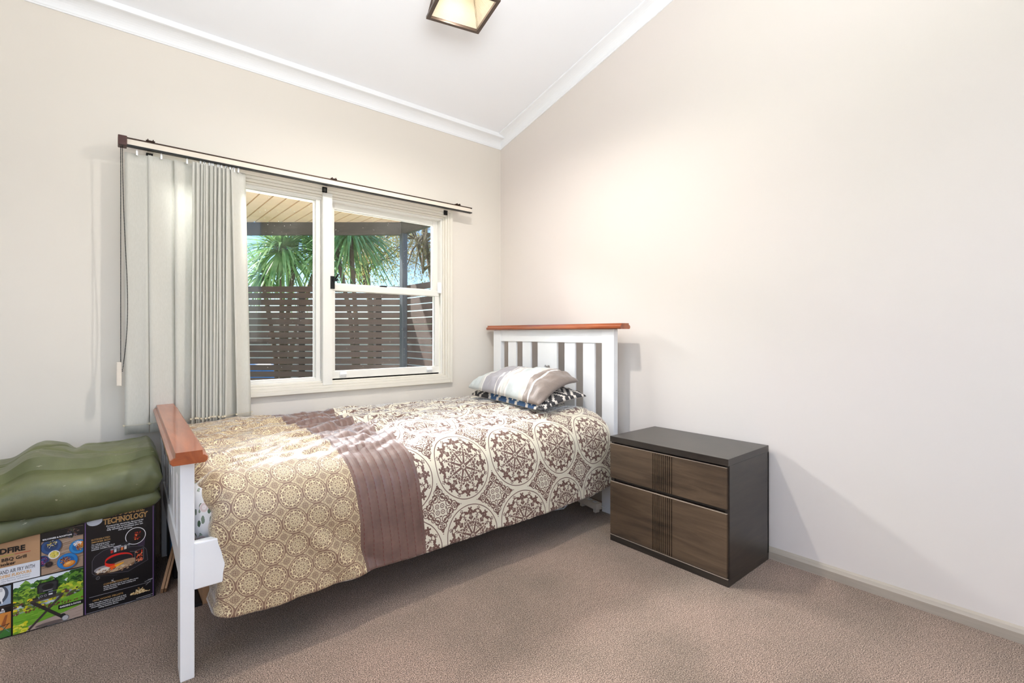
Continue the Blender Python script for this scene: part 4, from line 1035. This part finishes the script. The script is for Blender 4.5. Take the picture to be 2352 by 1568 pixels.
# ------------------------------------------------------------------ outside
GZ = -.35
M['ground'] = pmat('patio_paving', (150, 140, 128), .8, var=.15, scale=2)
M['grass'] = pmat('lawn', (92, 120, 56), .9, var=.3, scale=6, bmp=.4, bscale=80)
m = MB(); m.box((-30, TH+.001, GZ-.1), (30, 60, GZ)); struct(m.build('ground', M['grass']))
fd = Vector((-.7645, .6447, 0)); fn = Vector((-.6447, -.7645, 0)); cor = Vector((.262, 2.14, 0))
M['fence'] = wood('stained_fence_slats', (38, 27, 25), (66, 48, 42), .55, 0, (1, 1, 14), 3.0, .15)
M['darkpost'] = pmat('charcoal_painted_post', (52, 60, 70), .4, var=.15, bmp=.1)
M['beam'] = wood('weathered_dark_beam', (24, 23, 24), (62, 58, 54), .6, 0, (2, 2, 14), 5, .3)
def slat_fence(name, a, b, ztop, pitch, gap, th, back, label, posts):
    f = thing(name, (a.x, a.y, GZ), label, 'fence'); m = MB(); z = ztop
    d = (b-a).normalized(); nn = Vector((-d.y, d.x, 0)); nn = nn if nn.dot(back) > 0 else -nn
    while z > GZ+.05:
        w = pitch-gap+.002*math.sin(z*37)
        m.bar(a+Vector((0, 0, z-w/2)), b+Vector((0, 0, z-w/2)), th, w, mi=0, bev=.002); z -= pitch
    m.build('slat_panel', M['fence'], f)
    for t in posts:
        q = a+d*t+nn*.05; m = MB(); m.box((q.x-.035, q.y-.035, GZ), (q.x+.035, q.y+.035, ztop-.01), .003); m.build('post', M['beam'], f)
    return f
slat_fence('slat_fence', cor-fd*.02, cor+fd*4.2, 1.558, .0744, .0115, .020, -fn, 'long dark brown horizontal-slat fence across the far side of the patio', (.3, 1.18, 2.2, 3.3, 4.1))
slat_fence('slat_fence', Vector((.285, 2.11, 0)), Vector((.285, .17, 0)), 1.562, .0744, .0115, .020, Vector((1, 0, 0)), 'short dark brown slat fence returning to the house on the right of the patio', (.9, 1.85))
# patio roof
rf = thing('patio_roof', (-1.5, 1.4, 2.28), 'patio roof with cream lined underside and dark timber edge beams, outside the window', 'roof')
M['soffit'] = pmat('cream_soffit', (222, 194, 174), .45, var=.05, bmp=.05)
m = MB()
for k in range(46):
    x = .24-k*.115
    ye = 2.14+(.262-x)*(.6447/.7645)
    x2 = x-.100
    def yy(xx): return min(2.14+(.262-xx)*(.6447/.7645), 5.2)
    m.add([(x, .17, 2.284), (x2, .17, 2.284), (x2, yy(x2), 2.284), (x, yy(x), 2.284), (x, .17, 2.34), (x2, .17, 2.34), (x2, yy(x2), 2.34), (x, yy(x), 2.34)],
          [(0, 1, 2, 3), (4, 7, 6, 5), (0, 4, 5, 1), (1, 5, 6, 2), (2, 6, 7, 3), (3, 7, 4, 0)])
    x3 = x-.115
    m.add([(x2, .17, 2.298), (x3, .17, 2.298), (x3, yy(x3), 2.298), (x2, yy(x2), 2.298), (x2, .17, 2.34), (x3, .17, 2.34), (x3, yy(x3), 2.34), (x2, yy(x2), 2.34)],
          [(0, 1, 2, 3), (4, 7, 6, 5), (0, 4, 5, 1), (1, 5, 6, 2), (2, 6, 7, 3), (3, 7, 4, 0)])
m.build('soffit_boards', M['soffit'], rf)
m = MB(); a = cor-fd*.03; b = cor+fd*4.6; m.bar(a+Vector((0, 0, 2.212)), b+Vector((0, 0, 2.212)), .05, .143, bev=.003); m.build('edge_beam', M['beam'], rf)
m = MB(); m.bar((.275, 2.16, 2.225), (.275, .17, 2.225), .05, .17, bev=.003); m.build('edge_beam', M['beam'], rf)
m = MB()
for dx, w in ((0, .055),): m.box((cor.x-.045, cor.y-.12, GZ), (cor.x+.020, cor.y-.055, 2.14), .004)
for k in range(3): m.box((cor.x-.038+k*.020, cor.y-.124, GZ), (cor.x-.030+k*.020, cor.y-.119, 2.14), .001)
m.build('roof_post', M['darkpost'], rf)

# plants: strap-leaved cordylines
def leafmat(name, c1, c2, trans=.35, rough=.4):
    m, nt, p = new_mat(name)
    geo = nt.nodes.new('ShaderNodeObjectInfo')
    c = ramp(nt, tex_noise(nt, 5, 2, .6), [(.3, lin(c1)), (.7, lin(c2))])
    nt.links.new(c, p.inputs['Base Color']); p.inputs['Roughness'].default_value = rough
    t = nt.nodes.new('ShaderNodeBsdfTranslucent'); nt.links.new(c, t.inputs[0])
    mx = nt.nodes.new('ShaderNodeMixShader'); mx.inputs[0].default_value = trans
    nt.links.new(p.outputs[0], mx.inputs[1]); nt.links.new(t.outputs[0], mx.inputs[2]); nt.links.new(mx.outputs[0], nt.nodes['Material Output'].inputs[0]); return m
M['strap'] = leafmat('cordyline_leaf', (92, 142, 76), (168, 200, 132)); M['bark'] = pmat('bark', (110, 92, 74), .9, var=.2, bmp=.5, bscale=30)
def straps(m, c, L, n, seed):
    r = random.Random(seed); c = Vector(c)
    for i in range(n):
        az = r.uniform(0, 2*PI); el = math.radians(r.triangular(-62, 88, 22)); l = L*r.uniform(.75, 1.1); droop = r.uniform(.25, .8)*l*(1.15-abs(el)/1.8)
        d = Vector((math.cos(az)*math.cos(el), math.sin(az)*math.cos(el), math.sin(el))); side = Vector((-math.sin(az), math.cos(az), 0)); up = side.cross(d)
        w = r.uniform(.016, .025); vs = []; fs = []; N = 9; tw = r.uniform(-.5, .5)
        for k in range(N+1):
            f = k/N; p = c+d*(.04+l*f)-Vector((0, 0, 1))*droop*f*f
            ww = w*(.55+.9*f if f < .4 else (1-(f-.4)/.6)**.8*.91+.01); s2 = (side*math.cos(tw*f)+up*math.sin(tw*f))*ww; cr = -up*ww*.25
            vs += [p-s2, p+cr, p+s2]
        for k in range(N): a = k*3; fs += [(a, a+1, a+4, a+3), (a+1, a+2, a+5, a+4)]
        m.add(vs, fs, 0, True)
def cordyline(base, heads, label, seed):
    t = thing('cordyline', (base[0], base[1], GZ), label, 'plant')
    for i, (c, L, n) in enumerate(heads):
        m = MB(); straps(m, c, L, n, seed+i); m.build('leaf_crown', M['strap'], t, fix=False)
        m = MB(); m.tube([(base[0], base[1], GZ), (base[0]+(c[0]-base[0])*.3, base[1]+(c[1]-base[1])*.3, GZ+(c[2]-GZ)*.5), (c[0], c[1], c[2])], [.04, .03, .03], 10); m.build('stem', M['bark'], t)
cordyline((-.45, 4.3), [((-.47, 4.15, 2.16), .80, 210), ((-.18, 4.4, 2.62), .70, 130), ((-.02, 4.0, 2.15), .60, 120), ((-.62, 4.6, 1.85), .55, 90)], 'large green strap-leaved cordyline behind the fence, left of the window mullion', 3)
cordyline((.55, 4.0), [((.30, 3.72, 2.42), .80, 220), ((.50, 4.3, 2.75), .70, 130), ((.05, 3.9, 2.85), .6, 90)], 'large green strap-leaved cordyline behind the fence, right of the window mullion', 21)

# trees beyond
def tree(loc, crown, R_, n, size, mt_, label, seed, ferny=False, sc=(1, 1, .8)):
    t = thing('garden_tree', loc, label, 'tree'); r = random.Random(seed); c = Vector(crown); m = MB(); br = MB()
    br.tube([loc, (loc[0]*.5+c.x*.5+.1, loc[1]*.5+c.y*.5, (loc[2]+c.z)/2), (c.x, c.y, c.z+.3*R_)], [.12, .08, .03], 8)
    nb = 26
    for b in range(nb):
        v = Vector((r.gauss(0, 1), r.gauss(0, 1), r.gauss(0, 1))).normalized(); tip = c+Vector((v.x*sc[0], v.y*sc[1], v.z*sc[2]))*R_*r.uniform(.6, 1.0)
        st_ = c-Vector((0, 0, R_*r.uniform(-.2, .5))); mid = (st_+tip)/2+Vector((0, 0, .15*R_)); br.tube([st_, mid, tip], [.025, .015, .005], 5)
        for k in range(n//nb):
            f = r.random()**.6; p = st_.lerp(mid, f*2) if f < .5 else mid.lerp(tip, f*2-1)
            p = p+Vector((r.gauss(0, 1), r.gauss(0, 1), r.gauss(0, 1)))*R_*.13
            if ferny:
                d = Vector((r.uniform(-1, 1), r.uniform(-1, 1), -r.uniform(.2, 1.4))).normalized(); s = d.cross(Vector((0, 0, 1))).normalized()
                for q in range(7):
                    pp = p+d*size*q*.55
                    for sg in (-1, 1):
                        e = pp+(s*sg+d*.5)*size*(1.2-q*.1); m.add([pp, pp+d*size*.22, e], [(0, 1, 2)])
            else:
                a = Vector((r.gauss(0, 1), r.gauss(0, 1), r.gauss(0, 1))).normalized(); bb = a.cross(Vector((r.random(), r.random(), 1))).normalized(); q = size*r.uniform(.6, 1.3)
                m.add([p-a*q, p-bb*q*.45, p+a*q, p+bb*q*.45], [(0, 1, 2, 3)])
    br.build('branches', M['bark'], t); m.build('foliage', mt_, t, fix=False)
M['lf_y'] = leafmat('yellow_green_leaf', (168, 152, 84), (206, 192, 120), .4); M['lf_o'] = leafmat('olive_leaf', (96, 92, 62), (140, 128, 84), .35); M['lf_g'] = leafmat('green_leaf', (92, 118, 60), (140, 160, 84), .4)
tree((-.6, 9.5, GZ), (-.9, 9.6, 2.6), 1.25, 4200, .032, M['lf_y'], 'yellow-green tree far behind the fence at the left of the window', 1)
tree((2.6, 8.2, GZ), (2.3, 8.0, 3.0), 1.9, 9000, .030, M['lf_y'], 'yellow-green tree with bare twigs behind the right-hand cordyline', 2)
tree((3.2, 5.8, GZ), (2.35, 5.3, 2.75), 1.15, 3600, .024, M['lf_o'], 'olive feathery-leaved tree hanging over the fence at the right of the window', 5, True)
tree((1.35, 3.0, GZ), (1.15, 2.9, 2.95), .50, 420, .03, M['lf_g'], 'drooping feathery branches above the patio post', 9, True)
# far garden: pool, pale wall
m = MB(); m.lathe((-.9, 7.4, GZ), [(.0, 0), (1.25, 0), (1.27, .02), (1.27, .76), (1.22, .80), (1.18, .78), (1.18, .70), (0, .70)], 48)
tag(recenter(m.build('garden_pool', pmat('pool_blue', (30, 130, 196), .35))), 'bright blue round pool glimpsed through the fence gaps at the left', 'pool')
m = MB(); m.box((-9, 13.0, GZ), (9, 13.15, 1.45)); m.box((-9, 12.98, 1.40), (9, 13.17, 1.50), .01)
tag(recenter(m.build('garden_wall', pmat('pale_render', (246, 216, 184), .8))), 'pale rendered garden wall far behind the slat fence', 'wall')

# the lamp's own downward light, through its open bottom
sl = bpy.data.lights.new('bulb_downlight', 'SPOT'); sl.energy = 74; sl.color = (1, .955, .89); sl.spot_size = math.radians(168); sl.spot_blend = .9; sl.shadow_soft_size = .022
slo = bpy.data.objects.new('bulb_downlight', sl); C.objects.link(slo); slo.parent = lamp; slo.location = (0, 0, .020)
